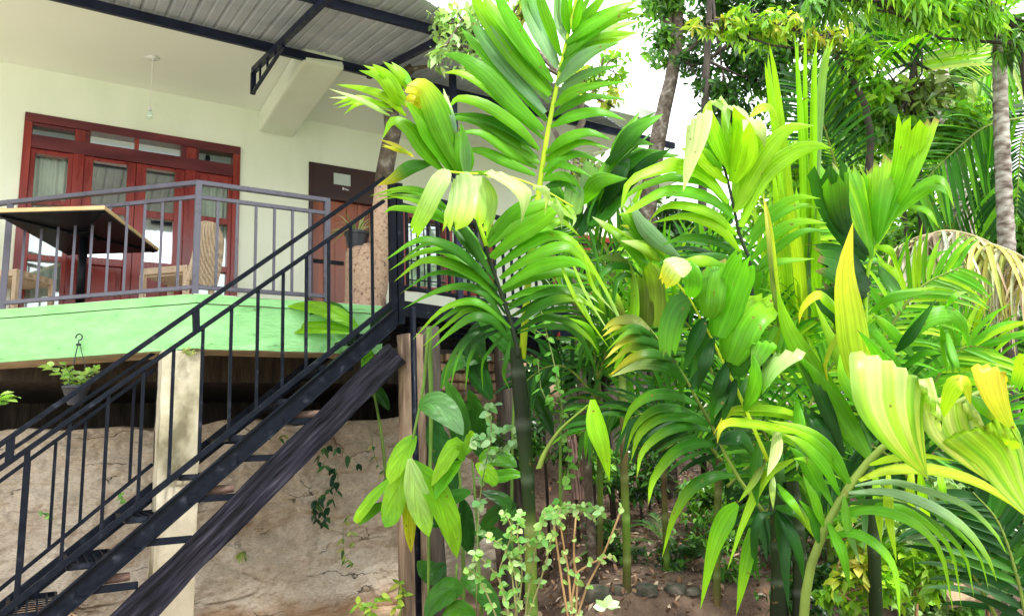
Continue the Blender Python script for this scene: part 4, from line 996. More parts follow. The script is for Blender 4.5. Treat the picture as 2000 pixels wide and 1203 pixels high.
parse_frond(pC, 4.15, """oY 26|1270 643 1240 621 1200 625 1176 646
gL 19|1280 656 1246 640 1213 643 1180 666
gY 28|1300 681 1260 660 1220 663 1180 703
gY 26|1323 706 1280 688 1233 696 1190 736
gw 38|1339 746 1306 713 1253 709 1193 736
gL 26|1363 789 1316 766 1266 769 1230 799 1213 849
gL 32|1386 829 1339 806 1286 809 1246 846 1233 899
gL 30|1398 870 1361 860 1314 880 1274 934 1266 988
gL 32|1435 927 1391 927 1348 951 1314 1008 1293 1088
GL 46|1438 981 1411 1008 1388 1068 1368 1188
gL 22|1389 829 1400 760 1440 720
kg 34|1350 760 1370 700 1400 650
kg 40|1389 829 1440 780 1460 730
kg 36|1400 860 1450 850 1480 900""", [1500, 1010, 1440, 930, 1389, 829, 1362, 782, 1339, 739, 1306, 693, 1273, 646, 1246, 626], (8, 3), 'o')
parse_frond(pC, 3.9, """LL 26|1549 897 1495 927 1455 1008 1421 1111
oL 17|1495 894 1468 941 1442 981
GL 32|1465 1031 1452 1101 1438 1200
kg 22|1515 998 1478 1014 1472 1085 1485 1138
kg 28|1518 994 1545 1028 1565 1085 1569 1135
gL 28|1515 988 1562 998 1595 1054
GL 22|1518 944 1549 981 1575 1021
Pw 30|1515 833 1512 884 1498 930
Pw 15|1508 927 1506 960 1510 996
LY 17|1600 832 1532 799 1452 794 1419 806 1393 849
LY 23|1600 852 1516 832 1432 821 1406 836 1401 866
LL 23|1600 892 1549 859 1499 836 1446 809
GG 26|1600 960 1570 900 1540 870
LL 20|1550 895 1600 905 1640 960
Gs 30|1555 780 1560 850 1556 920
GG 28|1580 800 1600 880 1604 960
gg 30|1480 860 1470 930 1480 990
kk 30|1540 1000 1530 1080 1540 1190""")
# bold plicate palm
pD = palm('areca_palm', 'areca palm with broad pleated deep green leaf panels near the picture centre right', 1700, 1040, 4.6)
stem(pD, [1712, 1240, 1704, 1000, 1690, 850, 1684, 700, 1692, 560], 4.7, [26, 22, 18, 12], 'KKgo')
parse_frond(pD, 4.4, """GL 62 f|1711 475 1737 400 1760 325 1775 240
GL 34 f|1745 407 1774 343 1806 238
GG 92 f|1703 504 1692 430 1677 373 1662 330
GL 66 f|1712 470 1711 390 1718 315
kg 78 f|1692 508 1658 460 1636 400 1625 330
kG 52 f|1700 500 1650 430 1640 350
kg 66 s|1700 560 1650 510 1600 495
gG 26|1690 600 1640 585 1590 600
GL 23|1745 426 1782 373 1827 347 1850 362 1864 407
GG 24|1740 430 1790 380 1830 365 1850 380
GL 15|1774 400 1812 411 1834 445
kg 60 s|1690 640 1650 590 1610 560
LL 20|1710 480 1740 490 1756 530
gG 30|1720 520 1750 560 1762 610""", [1690, 640, 1692, 550, 1707, 490, 1730, 452, 1748, 420], (9, 5), 'L')
parse_frond(pD, 3.9, """GL 50|1699 892 1660 826 1600 733 1543 640 1517 566
gL 44|1713 866 1686 766 1640 686 1590 586
yY 54|1722 830 1690 720 1672 620 1658 530 1666 435
GY 23|1766 726 1739 686 1706 643 1666 633 1633 660 1610 713 1623 766
LY 22|1666 640 1626 593 1596 573 1566 600 1560 633
GG 32|1740 800 1730 733 1706 686 1673 643
GG 36|1690 890 1640 800 1600 740 1570 700
kG 34|1650 890 1620 800 1580 720 1540 680
GL 34|1720 850 1690 790 1650 740 1640 690
kg 27|1749 686 1782 643 1829 583
GG 46|1753 683 1799 626 1849 610 1882 633 1892 683
GG 23|1696 613 1733 583 1782 573 1826 570
GL 15|1700 608 1740 576 1790 565 1830 560
GL 15|1846 600 1866 576 1889 570
GG 18|1849 643 1866 700 1876 729
GG 20|1838 640 1844 690 1850 730
GL 26|1790 700 1740 640 1700 610
gG 20|1760 720 1800 690 1840 690
kg 38|1640 880 1600 820 1570 790
kG 30|1710 860 1700 800 1680 750""")
# foreground palm at the right
pE = palm('areca_palm', 'nearest areca palm with big yellowing drooping leaflets on the right', 1570, 1203, 3.0)
parse_frond(pE, 3.0, """GL 25|1614 1048 1667 1038 1718 1065 1751 1118 1758 1215
GL 23|1627 1014 1688 993 1741 998 1801 1028 1842 1085 1862 1195
gL 19|1644 984 1701 979 1768 988 1835 1028 1885 1085 1902 1165
sL 23|1657 961 1734 957 1818 983 1885 1028 1929 1085 1947 1135
yy 27|1677 937 1734 914 1818 911 1902 934 1969 974 2005 1010
yy 20|1698 907 1740 893 1800 888 1870 900
GL 31|1661 944 1627 884 1577 840 1500 820
GL 27|1641 967 1614 910 1567 864 1530 847
GG 22|1610 1028 1594 974 1567 924
GL 23|1627 987 1607 944 1580 900 1550 895
gG 24|1600 1060 1590 1010 1560 975
Gs 22|1650 970 1660 1030 1680 1100
GG 24|1620 1020 1650 1080 1660 1150
Ly 24 t .2|1707 917 1714 988 1721 1060
yL 24 t .2|1734 917 1734 1001 1751 1098
gs 20 t .2|1672 940 1690 1000 1688 1080
Ly 22 t .2|1795 917 1801 988 1821 1034
yL 20 t .25|1780 910 1775 970 1790 1020
LG 16 t .3|1835 910 1845 960 1850 985""", [1562, 1330, 1570, 1203, 1580, 1118, 1610, 1034, 1651, 961, 1688, 910, 1728, 870, 1800, 822, 1882, 780, 1925, 763, 1975, 757, 2030, 750], (20, 8), 'o')
parse_frond(pE, 2.75, """WY 138 h|1778 729 1774 790 1786 860 1812 934
WY 96 h .03|1868 786 1876 833 1905 890 1930 938
yY 46 t .05|1838 812 1858 752 1888 748 1896 792
Yy 52 h .02|1938 715 1950 766 1968 816 1986 842
GY 34 t .02|1897 776 1932 800 1965 840
yG 34 s .03|2000 692 1994 726 1985 758
yW 120 h -.03|1915 836 1960 880 1990 950 2020 1020""", spread=.08)
# ================================================================ random pinnate fronds (background palms, coconut fronds)
def rfrond(palm_, p0, dir0, L, droop, nl, ll, lw, c0, c1, up=Z, matn='palm', k=3, hang=.35, side_ang=60, name='frond'):
    q = MB(); n = 24; pts = [np.array(p0, float)]; d = dir0/np.linalg.norm(dir0)
    for i in range(n): d = d-Z*droop/n; d /= np.linalg.norm(d); pts.append(pts[-1]+d*L/n)
    q2 = MB(); q2.tube(pts, [max(.002, .012*L/2.5*(1-.85*i/n)) for i in range(n+1)], 6, col=CC['o'])
    for i in range(nl):
        t = .12+.88*i/nl; s_ = t*n; a = int(min(n-1, s_)); p = pts[a]+(pts[a+1]-pts[a])*(s_-a); tg = pts[a+1]-pts[a]; tg /= np.linalg.norm(tg)
        sd = np.cross(tg, up); sd /= np.linalg.norm(sd)+1e-9
        for sg in (-1, 1):
            an = math.radians(side_ang*(1-.45*t)+random.uniform(-6, 6)); dd = tg*math.cos(an)+sd*sg*math.sin(an)+Z*random.uniform(.0, .25)
            l_ = ll*(.35+.65*math.sin(math.pi*min(1, .12+t*.9)))*random.uniform(.85, 1.1); P = [p]
            for j in range(6): dd = dd-Z*hang*(.1+j*.09); dd /= np.linalg.norm(dd); P.append(P[-1]+dd*l_/6)
            blade_strip(q, P, lw*random.uniform(.8, 1.1), jig(c0 if random.random() < .7 else c1, .2), fold=.3, k=k, mx=.3, base=.4)
    f = q.build(name, M[matn], palm_); r = q2.build('rachis', M['stemgreen'], None, smooth=True); r.parent = f; r.location = -V(palm_.location)
    return f
def D3(px, py, d): return at(px, py, d)
def vec(az_, el): az_ = math.radians(az_); el = math.radians(el); return np.array([math.sin(az_)*math.cos(el), math.cos(az_)*math.cos(el), math.sin(el)])
# slender grey areca trunk on the right, its fronds above, dead fronds hanging
pF = palm('areca_palm', 'slender ringed grey trunk palm at the right side with hanging dead fronds', 1960, 700, 7.0, None)
def ringtrunk(pl_, coords, d, ws, mt, name='trunk', rings=18):
    xy = [(coords[i], coords[i+1]) for i in range(0, len(coords), 2)]; n = rings*4; s_ = spline(xy, n+1); q = MB()
    q.tube([at(p[0], p[1], d) for p in s_], [np.interp(i/n, np.linspace(0, 1, len(ws)), ws)*.5*d/F*(1.09 if i % 4 == 0 else 1) for i in range(n+1)], 14, wob=.05); return q.build(name, mt, pl_, smooth=True)
M['greytrunk'] = mat('ringed_grey_palm_bark', [(.34, (.07, .05, .04)), (.46, (.22, .18, .15)), (.62, (.42, .39, .35)), (.75, (.58, .56, .52))], 8, .85, .8, 24, .01, stretch=(1, 1, 2.5))
ringtrunk(pF, [1950, 40, 1952, 120, 1956, 250, 1962, 400, 1968, 520, 1972, 620], 7.0, [20, 25, 28, 30, 32], M['greytrunk'])
ringtrunk(pF, [1968, 600, 1966, 700, 1972, 850, 1980, 1000, 1984, 1150], 7.0, [34, 32, 34], M['trunkdark'])
for (px, py, az_, el, L, dr) in ((1955, 60, 200, 35, 1.7, 1.8), (1950, 50, 260, 50, 2.2, 2.0), (1955, 40, 110, 55, 2.3, 2.2), (1950, 40, 20, 60, 2.2, 1.9), (1950, 45, 300, 25, 2.0, 1.5)):
    rfrond(pF, D3(px, py, 7.0), vec(az_, el), L, dr, 26, .62, .05, CC['G'], CC['L'])
# dead, grey-brown fronds of a neighbouring palm
M['deadleaf'] = leafmat('dead_palm_leaf', .8, .1, True, .3, .2)
pG = palm('areca_palm', 'coconut palm with long dry tan leaflets hanging before the ringed trunk', 1900, 560, 6.2, None)
def deadfront(coords, d, L0, L1, n, cc, sway=0):
    xy = [(coords[i], coords[i+1]) for i in range(0, len(coords), 2)]; s_ = spline(xy, n); q = MB(); q2 = MB()
    q2.tube([at(p[0], p[1], d) for p in s_], [.012]*n, 6, col=CC['t'])
    for i, p in enumerate(s_):
        for r_ in (0, 1):
            b_ = at(p[0], p[1], d+random.uniform(-.1, .1)); l_ = random.uniform(L0, L1); dd = np.array([random.uniform(-.45, .1)+sway, random.uniform(-.3, .3), .1]); P = [b_]
            for j in range(7): dd = dd-Z*.28; dd /= np.linalg.norm(dd)+1e-9; P.append(P[-1]+dd*l_/7)
            c = random.choice(cc); blade_strip(q, P, random.uniform(.025, .045), jig(c, .2), fold=.5, k=3, mx=.2, base=.7)
    f = q.build('dead_frond', M['deadleaf'], pG); r = q2.build('rachis', M['stemgreen'], None); r.parent = f; r.location = -V(pG.location)
tn = [(.55, .50, .38), (.62, .56, .45), (.45, .40, .28), (.50, .52, .20), (.36, .30, .2)]
deadfront([1790, 470, 1840, 452, 1890, 458, 1940, 480, 1985, 520, 2020, 560], 6.2, .5, .85, 44, tn)
deadfront([1760, 480, 1800, 462, 1850, 455, 1900, 466], 6.3, .45, .75, 30, tn)
deadfront([1900, 470, 1950, 482, 2000, 505, 2040, 540], 6.1, .5, .8, 24, [(.52, .50, .12), (.55, .50, .30), (.60, .45, .12)])
# dark drooping frond right, pale frond top right
def traced_rfrond(pl_, coords, d0, d1, ll, lw, nl, c0, c1, ang=58, hang=.3, matn='palm', rw=.014):
    xy = [(coords[i], coords[i+1]) for i in range(0, len(coords), 2)]; n = 30; s_ = spline(xy, n); pts = [at(p[0], p[1], d0+(d1-d0)*i/(n-1)) for i, p in enumerate(s_)]
    q = MB(); q2 = MB(); q2.tube(pts, [rw*(1-.75*i/(n-1)) for i in range(n)], 6, col=CC['o'])
    for i in range(nl):
        t = .05+.95*i/nl; u_ = t*(n-1); a = int(min(n-2, u_)); p = pts[a]+(pts[a+1]-pts[a])*(u_-a); tg = pts[a+1]-pts[a]; tg /= np.linalg.norm(tg); vd = p/np.linalg.norm(p)
        sd = np.cross(tg, vd); sd /= np.linalg.norm(sd)
        for sg in (-1, 1):
            an = math.radians(ang*(1-.35*t)+random.uniform(-5, 5)); dd = tg*math.cos(an)+sd*sg*math.sin(an)+vd*random.uniform(-.25, .25); P = [p]
            l_ = ll*(.45+.55*math.sin(math.pi*(.15+.8*t)))*random.uniform(.85, 1.1)
            for j in range(6): dd = dd-Z*hang*(.08+.07*j); dd /= np.linalg.norm(dd); P.append(P[-1]+dd*l_/6)
            nrm = -vd*.8+Z*.5; blade_strip(q, P, lw*random.uniform(.8, 1.1), jig(c0 if random.random() < .65 else c1, .2), fold=.25, side=np.cross(dd, nrm), k=3, mx=.3, base=.4)
    f = q.build('frond', M[matn], pl_); r = q2.build('rachis', M['stemgreen'], None, smooth=True); r.parent = f; r.location = -V(pl_.location); return f
pH = palm('coconut_palm', 'coconut palm behind with long feathery fronds across the upper right', 1790, 600, 8.0, None)
q = MB(); q.tube([np.array([D3(1860, 300, 9.5)[0], D3(1860, 300, 9.5)[1], z_]) for z_ in np.linspace(-.3, 5, 10)], .11, 12, wob=.1); q.build('trunk', M['greytrunk'], pH, smooth=True)
traced_rfrond(pH, [1785, 150, 1800, 90, 1812, 20, 1820, -60], 8, 7.6, 1.0, .05, 34, CC['L'], CC['P'], 70, .2)
traced_rfrond(pH, [2000, 230, 1930, 245, 1870, 290, 1810, 350, 1785, 400], 7.6, 7.2, .75, .045, 34, CC['g'], CC['G'], 60, .45)
traced_rfrond(pH, [1950, 330, 1900, 380, 1860, 430, 1845, 460], 8.2, 8, .5, .03, 22, CC['g'], CC['o'], 60, .5)
traced_rfrond(pH, [1640, 350, 1620, 280, 1600, 220, 1575, 150], 7.2, 7, .6, .035, 30, CC['k'], CC['g'], 62, .35)
traced_rfrond(pH, [1560, 90, 1640, 50, 1720, 20, 1800, -10], 8, 7.5, .9, .045, 34, CC['k'], CC['g'], 55, .45)
traced_rfrond(pH, [2020, 60, 1960, 130, 1900, 160, 1850, 210], 8.4, 8, .7, .045, 30, CC['P'], CC['G'], 60, .5)
traced_rfrond(pH, [2040, 200, 2000, 260, 1990, 330, 1985, 420], 7.8, 7.6, .8, .05, 30, CC['k'], CC['G'], 60, .35)
traced_rfrond(pH, [1860, 640, 1900, 600, 1960, 640, 2010, 720], 8.6, 8.6, .8, .05, 30, CC['g'], CC['G'], 60, .6)
traced_rfrond(pH, [1700, 720, 1650, 560, 1640, 470, 1680, 400], 8.6, 8.6, .8, .05, 30, CC['G'], CC['L'], 60, .5)
traced_rfrond(pH, [1900, 900, 1840, 760, 1800, 680, 1740, 640], 8.0, 8.4, .8, .05, 30, CC['G'], CC['L'], 60, .5)
# dark lower right palm seedling
pI = palm('areca_palm', 'dark glossy young palm in the lower right corner', 1960, 1150, 4.4, None)
traced_rfrond(pI, [2010, 1230, 1985, 1120, 1950, 1020, 1900, 960], 4.2, 4.4, .42, .06, 13, CC['k'], CC['g'], 60, .25)
traced_rfrond(pI, [2030, 1180, 2010, 1060, 1990, 960, 1960, 880], 4.4, 4.6, .45, .06, 13, CC['k'], CC['g'], 60, .25)
traced_rfrond(pI, [1960, 1230, 1900, 1120, 1860, 1050, 1800, 1010], 4.6, 4.8, .35, .05, 13, CC['k'], CC['s'], 60, .25)

# more arching fronds that thicken the clump
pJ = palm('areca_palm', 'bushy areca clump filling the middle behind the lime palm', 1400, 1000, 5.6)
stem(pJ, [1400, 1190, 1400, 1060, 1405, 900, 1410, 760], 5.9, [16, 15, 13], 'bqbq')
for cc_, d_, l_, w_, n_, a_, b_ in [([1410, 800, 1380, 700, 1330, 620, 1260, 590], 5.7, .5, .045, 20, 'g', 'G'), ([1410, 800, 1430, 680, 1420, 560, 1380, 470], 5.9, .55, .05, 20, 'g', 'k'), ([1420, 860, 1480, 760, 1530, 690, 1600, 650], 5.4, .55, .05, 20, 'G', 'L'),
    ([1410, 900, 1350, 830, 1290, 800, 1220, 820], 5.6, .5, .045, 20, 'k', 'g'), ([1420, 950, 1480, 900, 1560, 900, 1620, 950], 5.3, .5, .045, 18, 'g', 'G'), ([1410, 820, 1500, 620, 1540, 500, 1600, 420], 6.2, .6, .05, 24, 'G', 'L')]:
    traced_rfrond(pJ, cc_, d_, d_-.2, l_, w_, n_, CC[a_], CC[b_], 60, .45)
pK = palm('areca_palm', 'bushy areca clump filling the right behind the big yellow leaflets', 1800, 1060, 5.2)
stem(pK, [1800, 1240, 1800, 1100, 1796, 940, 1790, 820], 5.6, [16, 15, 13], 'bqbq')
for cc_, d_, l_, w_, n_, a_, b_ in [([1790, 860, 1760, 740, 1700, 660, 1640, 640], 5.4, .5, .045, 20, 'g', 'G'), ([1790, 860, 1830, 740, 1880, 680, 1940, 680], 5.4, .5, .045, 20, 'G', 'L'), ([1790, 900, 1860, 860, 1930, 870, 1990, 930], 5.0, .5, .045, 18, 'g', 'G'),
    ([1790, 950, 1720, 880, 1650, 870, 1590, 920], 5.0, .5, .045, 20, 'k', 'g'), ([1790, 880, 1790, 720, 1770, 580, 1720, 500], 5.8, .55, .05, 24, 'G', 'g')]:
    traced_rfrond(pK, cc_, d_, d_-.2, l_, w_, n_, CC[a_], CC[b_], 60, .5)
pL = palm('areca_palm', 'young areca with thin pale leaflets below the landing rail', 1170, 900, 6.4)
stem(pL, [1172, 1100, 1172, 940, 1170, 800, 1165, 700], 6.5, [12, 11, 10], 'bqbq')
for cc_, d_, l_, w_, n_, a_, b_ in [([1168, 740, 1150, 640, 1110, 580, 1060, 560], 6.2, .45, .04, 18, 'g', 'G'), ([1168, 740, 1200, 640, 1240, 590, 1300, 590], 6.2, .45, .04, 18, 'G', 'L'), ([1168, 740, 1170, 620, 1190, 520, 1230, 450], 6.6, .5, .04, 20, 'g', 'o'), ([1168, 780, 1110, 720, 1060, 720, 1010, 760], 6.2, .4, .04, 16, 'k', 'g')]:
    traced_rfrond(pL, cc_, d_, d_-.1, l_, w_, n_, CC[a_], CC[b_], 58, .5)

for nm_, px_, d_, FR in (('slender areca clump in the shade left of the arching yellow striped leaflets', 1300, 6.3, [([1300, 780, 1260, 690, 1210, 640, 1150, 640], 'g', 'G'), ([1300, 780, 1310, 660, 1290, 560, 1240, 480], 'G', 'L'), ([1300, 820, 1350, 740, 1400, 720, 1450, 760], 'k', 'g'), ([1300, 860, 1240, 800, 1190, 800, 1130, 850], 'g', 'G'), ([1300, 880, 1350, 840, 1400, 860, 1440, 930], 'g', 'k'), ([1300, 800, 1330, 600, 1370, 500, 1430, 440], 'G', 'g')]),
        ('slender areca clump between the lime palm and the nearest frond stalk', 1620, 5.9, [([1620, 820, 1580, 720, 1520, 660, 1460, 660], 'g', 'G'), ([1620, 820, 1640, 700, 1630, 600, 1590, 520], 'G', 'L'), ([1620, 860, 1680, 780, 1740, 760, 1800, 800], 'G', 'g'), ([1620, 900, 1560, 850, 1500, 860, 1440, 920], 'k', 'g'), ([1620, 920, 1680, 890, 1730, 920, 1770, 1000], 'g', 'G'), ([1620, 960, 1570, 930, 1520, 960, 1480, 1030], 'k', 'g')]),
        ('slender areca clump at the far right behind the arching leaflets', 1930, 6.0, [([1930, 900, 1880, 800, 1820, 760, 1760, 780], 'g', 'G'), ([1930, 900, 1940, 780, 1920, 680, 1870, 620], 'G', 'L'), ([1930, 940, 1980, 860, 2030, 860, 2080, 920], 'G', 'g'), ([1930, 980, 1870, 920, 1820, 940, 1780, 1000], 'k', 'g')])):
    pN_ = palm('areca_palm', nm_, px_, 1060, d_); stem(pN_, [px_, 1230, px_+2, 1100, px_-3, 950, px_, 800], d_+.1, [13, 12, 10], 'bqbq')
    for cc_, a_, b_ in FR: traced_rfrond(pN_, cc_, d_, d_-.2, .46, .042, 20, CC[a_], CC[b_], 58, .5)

for pl_, cc_, d_, l_, a_, b_ in ((pC, [1530, 960, 1500, 860, 1450, 800, 1380, 790], 4.7, .42, 'g', 'G'), (pC, [1530, 960, 1570, 820, 1620, 720, 1690, 660], 4.9, .42, 'G', 'L'), (pC, [1530, 940, 1530, 760, 1500, 640, 1440, 560], 5.0, .45, 'G', 'g'),
        (pD, [1690, 760, 1640, 660, 1580, 620, 1500, 640], 4.9, .42, 'G', 'L'), (pD, [1690, 760, 1740, 640, 1800, 560, 1880, 520], 4.9, .42, 'G', 'L'), (pB_, [1220, 700, 1200, 560, 1150, 470, 1090, 430], 6.0, .5, 'G', 'g'), (pB_, [1220, 700, 1250, 600, 1310, 520, 1390, 500], 6.0, .45, 'G', 'L')):
    traced_rfrond(pl_, cc_, d_, d_-.15, l_, .034, 24, CC[a_], CC[b_], 58, .5)
# ================================================================ BROADLEAF TREES, SHRUBS, UNDERSTORY
M['leafg'] = leafmat('glossy_broad_leaf', .3, .3, False, .35, .5)
def cloud(q, P, size, asp, cols, down=.3, flat_=.5):
    P = np.asarray(P); n = len(P)
    d = rng.normal(size=(n, 3)); d[:, 2] -= down*1.5; d /= np.linalg.norm(d, axis=1)[:, None]
    nr = rng.normal(size=(n, 3))*.8; nr[:, 2] += flat_*2; s = np.cross(d, nr); s /= np.linalg.norm(s, axis=1)[:, None]+1e-9; nr = np.cross(s, d)
    L = size*rng.uniform(.65, 1.25, n)[:, None]; w = L*asp*.5
    b = P; l = P+d*L*.42+s*w+nr*w*.25; r = P+d*L*.42-s*w+nr*w*.25; t = P+d*L-np.array([0, 0, 1])*L*.12; m = P+d*L*.5
    l2 = P+d*L*.75+s*w*.6; r2 = P+d*L*.75-s*w*.6
    V_ = np.stack([b, l, l2, t, r2, r, m], 1).reshape(-1, 3)
    ci = rng.integers(0, len(cols), n); C_ = np.array(cols)[ci]*rng.uniform(.7, 1.3, (n, 1)); C_ = np.repeat(C_, 7, 0)
    F_ = []
    for i in range(n): o = i*7; F_ += [(o, o+1, o+6), (o+1, o+2, o+6), (o+2, o+3, o+6), (o+3, o+4, o+6), (o+4, o+5, o+6), (o+5, o, o+6)]
    q.add(V_, F_, C_)
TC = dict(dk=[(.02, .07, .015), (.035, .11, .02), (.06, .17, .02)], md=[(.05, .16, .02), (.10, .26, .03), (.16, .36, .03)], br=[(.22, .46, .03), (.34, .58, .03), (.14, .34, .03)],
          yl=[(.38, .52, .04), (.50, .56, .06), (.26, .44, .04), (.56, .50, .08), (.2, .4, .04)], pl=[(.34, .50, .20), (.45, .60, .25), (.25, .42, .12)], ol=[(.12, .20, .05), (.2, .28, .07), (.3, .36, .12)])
def tree(name, lab, cat, trunk, d, tw, crowns, size, asp, pal, grp=None, bark='trunkdark', down=.3, ground_z=None, nb=9, mt='leafg'):
    xy = [(trunk[i], trunk[i+1]) for i in range(0, len(trunk), 2)]; s_ = [at(p[0], p[1], d) for p in spline(xy, 14)]
    base = s_[0].copy(); zz = ground(base[0], base[1]) if ground_z is None else ground_z
    if base[2] > zz: s_ = [np.array([base[0], base[1], zz-.05])]+s_
    t = thing(name, lab, cat, np.array([s_[0][0], s_[0][1], s_[0][2]]), grp)
    q = MB(); n = len(s_); q.tube(s_, [tw*.5*d/F*(1.15-.55*i/n) for i in range(n)], 10, wob=.2)
    lf = MB()
    for (px, py, rx, ry, dz, nc, nl, p_) in crowns:
        c = at(px, py, d+dz); sx = rx*(d+dz)/F; sz = ry*(d+dz)/F
        st_ = s_[min(n-1, int(n*random.uniform(.6, 1)))]
        mid = (st_+c)/2+rv()*.15; q.tube([st_, mid, c], [tw*.22*d/F, tw*.13*d/F, .008], 6)
        cl = []
        for k in range(nc):
            v = rv()*random.random()**.4; e = c+R_*v[0]*sx+U_*v[1]*sz+W_*v[2]*(sx+sz)*.5; cl.append(e)
            if k < nb: q.tube([c+(mid-c)*random.uniform(0, .6), (c+e)/2+rv()*.05, e], [.012, .007, .003], 5)
        P = []
        for e in cl:
            k = int(nl*random.uniform(.5, 1.5)); r_ = (sx+sz)*.5*random.uniform(.14, .30); P.append(e+rng.normal(size=(k, 3))*r_*np.array([1, 1, .7]))
        cloud(lf, np.concatenate(P), size, asp, TC[p_], down)
    q.build('trunk' if cat != 'shrub' else 'stems', M[bark], t, smooth=True); lf.build('crown' if cat != 'shrub' else 'foliage', M[mt], t)
    return t
G1 = 'trees behind the palms'
tree('leaning_tree', 'leaning grey tree trunk against the white sky with a leafy crown', 'tree', [1262, 420, 1282, 290, 1296, 220, 1316, 130, 1322, 40, 1326, -60], 9.5, 32,
     [(1300, 30, 60, 50, 0, 14, 55, 'md'), (1400, 40, 80, 60, .3, 20, 60, 'dk'), (1340, -40, 100, 50, 0, 16, 60, 'md'), (1280, 90, 40, 45, 0, 6, 30, 'md'), (1350, 130, 50, 40, 0, 9, 34, 'dk')], .11, .42, 'md', G1, 'bark')
tree('dark_stem_tree', 'dark slender tree between the leaning trunk and the spear leaves', 'tree', [1370, 480, 1374, 280, 1378, 170, 1384, 60, 1388, -40], 9.0, 16,
     [(1460, 120, 80, 60, .3, 22, 60, 'dk'), (1420, 190, 60, 40, .2, 12, 45, 'dk'), (1520, 60, 80, 60, .3, 20, 60, 'dk'), (1530, 170, 60, 60, .3, 14, 50, 'md'), (1470, -10, 100, 50, .3, 18, 60, 'dk'), (1440, 230, 60, 30, .4, 8, 30, 'md')], .12, .45, 'dk', G1)
tree('yellow_leaf_tree', 'tree with a drooping branch of yellow green leaves above the spear leaves', 'tree', [1700, 620, 1690, 420, 1700, 250, 1650, 130, 1560, 60, 1450, 36, 1380, 46], 7.4, 14,
     [(1400, 48, 50, 12, 0, 8, 16, 'yl'), (1470, 40, 60, 16, 0, 9, 20, 'br'), (1550, 50, 60, 20, 0, 10, 20, 'yl'), (1620, 76, 40, 30, 0, 9, 20, 'yl'), (1450, 75, 60, 24, .1, 8, 20, 'br'), (1680, 110, 50, 40, 0, 10, 30, 'br')], .12, .36, 'yl', G1, down=.6)
tree('vine_tree', 'tree with layered drooping lobed leaves in the upper right', 'tree', [1820, 640, 1800, 420, 1790, 260, 1780, 160, 1800, 60], 7.8, 14,
     [(1700, 190, 80, 30, 0, 16, 36, 'br'), (1800, 180, 80, 26, 0, 16, 36, 'ol'), (1880, 230, 50, 36, 0, 10, 34, 'br'), (1740, 250, 70, 30, 0, 14, 34, 'md'), (1640, 210, 50, 40, .2, 12, 34, 'md'), (1840, 270, 60, 26, 0, 10, 30, 'md'), (1660, 130, 50, 30, 0, 10, 30, 'br')], .14, .5, 'br', G1, down=.7)
tree('bamboo_leaf_tree', 'tree with bright narrow hanging leaves along the top right edge', 'tree', [2060, 700, 2040, 400, 2010, 200, 1980, 60, 1900, -20], 6.6, 18,
     [(1700, 0, 70, 30, 0, 12, 24, 'br'), (1800, 0, 80, 40, 0, 14, 26, 'br'), (1900, 30, 60, 50, 0, 13, 26, 'br'), (1980, 50, 50, 60, 0, 12, 26, 'md'), (1850, -40, 160, 40, 0, 14, 30, 'br'), (1620, 0, 60, 26, 0, 9, 20, 'md')], .15, .22, 'br', G1, down=1.3)
tree('twiggy_tree', 'thin twiggy tree with small yellow green leaves behind the upright frond', 'tree', [1130, 640, 1120, 480, 1130, 380, 1110, 300, 1140, 220, 1090, 140, 1000, 60, 930, 10], 6.6, 16,
     [(905, 40, 50, 50, -.3, 12, 30, 'pl'), (900, 100, 50, 50, -.3, 10, 24, 'pl'), (1000, 30, 60, 40, 0, 10, 30, 'yl'), (1150, 170, 50, 50, 0, 10, 22, 'yl'), (1180, 130, 40, 40, 0, 7, 20, 'br'), (860, 110, 26, 18, -.5, 4, 10, 'pl'), (1120, 320, 50, 60, 0, 7, 14, 'ol'), (1200, 210, 30, 30, 0, 4, 14, 'yl')], .085, .5, 'br', G1, 'bark', nb=14)
# the greenery that closes the view behind the palms
G2 = 'bushes on the slope behind the palms'
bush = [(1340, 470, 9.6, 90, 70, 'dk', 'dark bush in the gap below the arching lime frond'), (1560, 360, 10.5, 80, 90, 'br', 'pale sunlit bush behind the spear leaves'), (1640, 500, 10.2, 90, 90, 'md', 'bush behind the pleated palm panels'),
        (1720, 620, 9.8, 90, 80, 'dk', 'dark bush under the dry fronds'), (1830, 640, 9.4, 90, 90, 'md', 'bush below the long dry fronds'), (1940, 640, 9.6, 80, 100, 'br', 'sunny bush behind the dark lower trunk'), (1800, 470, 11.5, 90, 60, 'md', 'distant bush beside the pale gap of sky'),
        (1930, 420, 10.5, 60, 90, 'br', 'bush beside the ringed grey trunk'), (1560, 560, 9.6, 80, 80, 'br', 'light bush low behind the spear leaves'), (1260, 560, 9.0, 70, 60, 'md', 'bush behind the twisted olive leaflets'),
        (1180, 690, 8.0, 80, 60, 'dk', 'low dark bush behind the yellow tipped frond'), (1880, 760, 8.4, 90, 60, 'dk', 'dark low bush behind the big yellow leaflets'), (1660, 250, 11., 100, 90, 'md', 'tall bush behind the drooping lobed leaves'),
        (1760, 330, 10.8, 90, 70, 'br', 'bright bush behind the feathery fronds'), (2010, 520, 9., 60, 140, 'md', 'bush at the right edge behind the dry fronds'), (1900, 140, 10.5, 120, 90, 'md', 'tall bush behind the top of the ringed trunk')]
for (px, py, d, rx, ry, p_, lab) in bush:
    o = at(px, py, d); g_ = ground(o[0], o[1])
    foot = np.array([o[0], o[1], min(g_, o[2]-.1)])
    tree('bush', lab, 'shrub', [px, py+ry*.8, px, py], d, 10, [(px, py, rx, ry, 0, 34, 70, p_), (px-rx*.5, py+ry*.5, rx*.7, ry*.5, .1, 12, 50, p_)], random.choice((.12, .15, .18)), random.choice((.3, .45)), p_, G2, down=.4, nb=12)
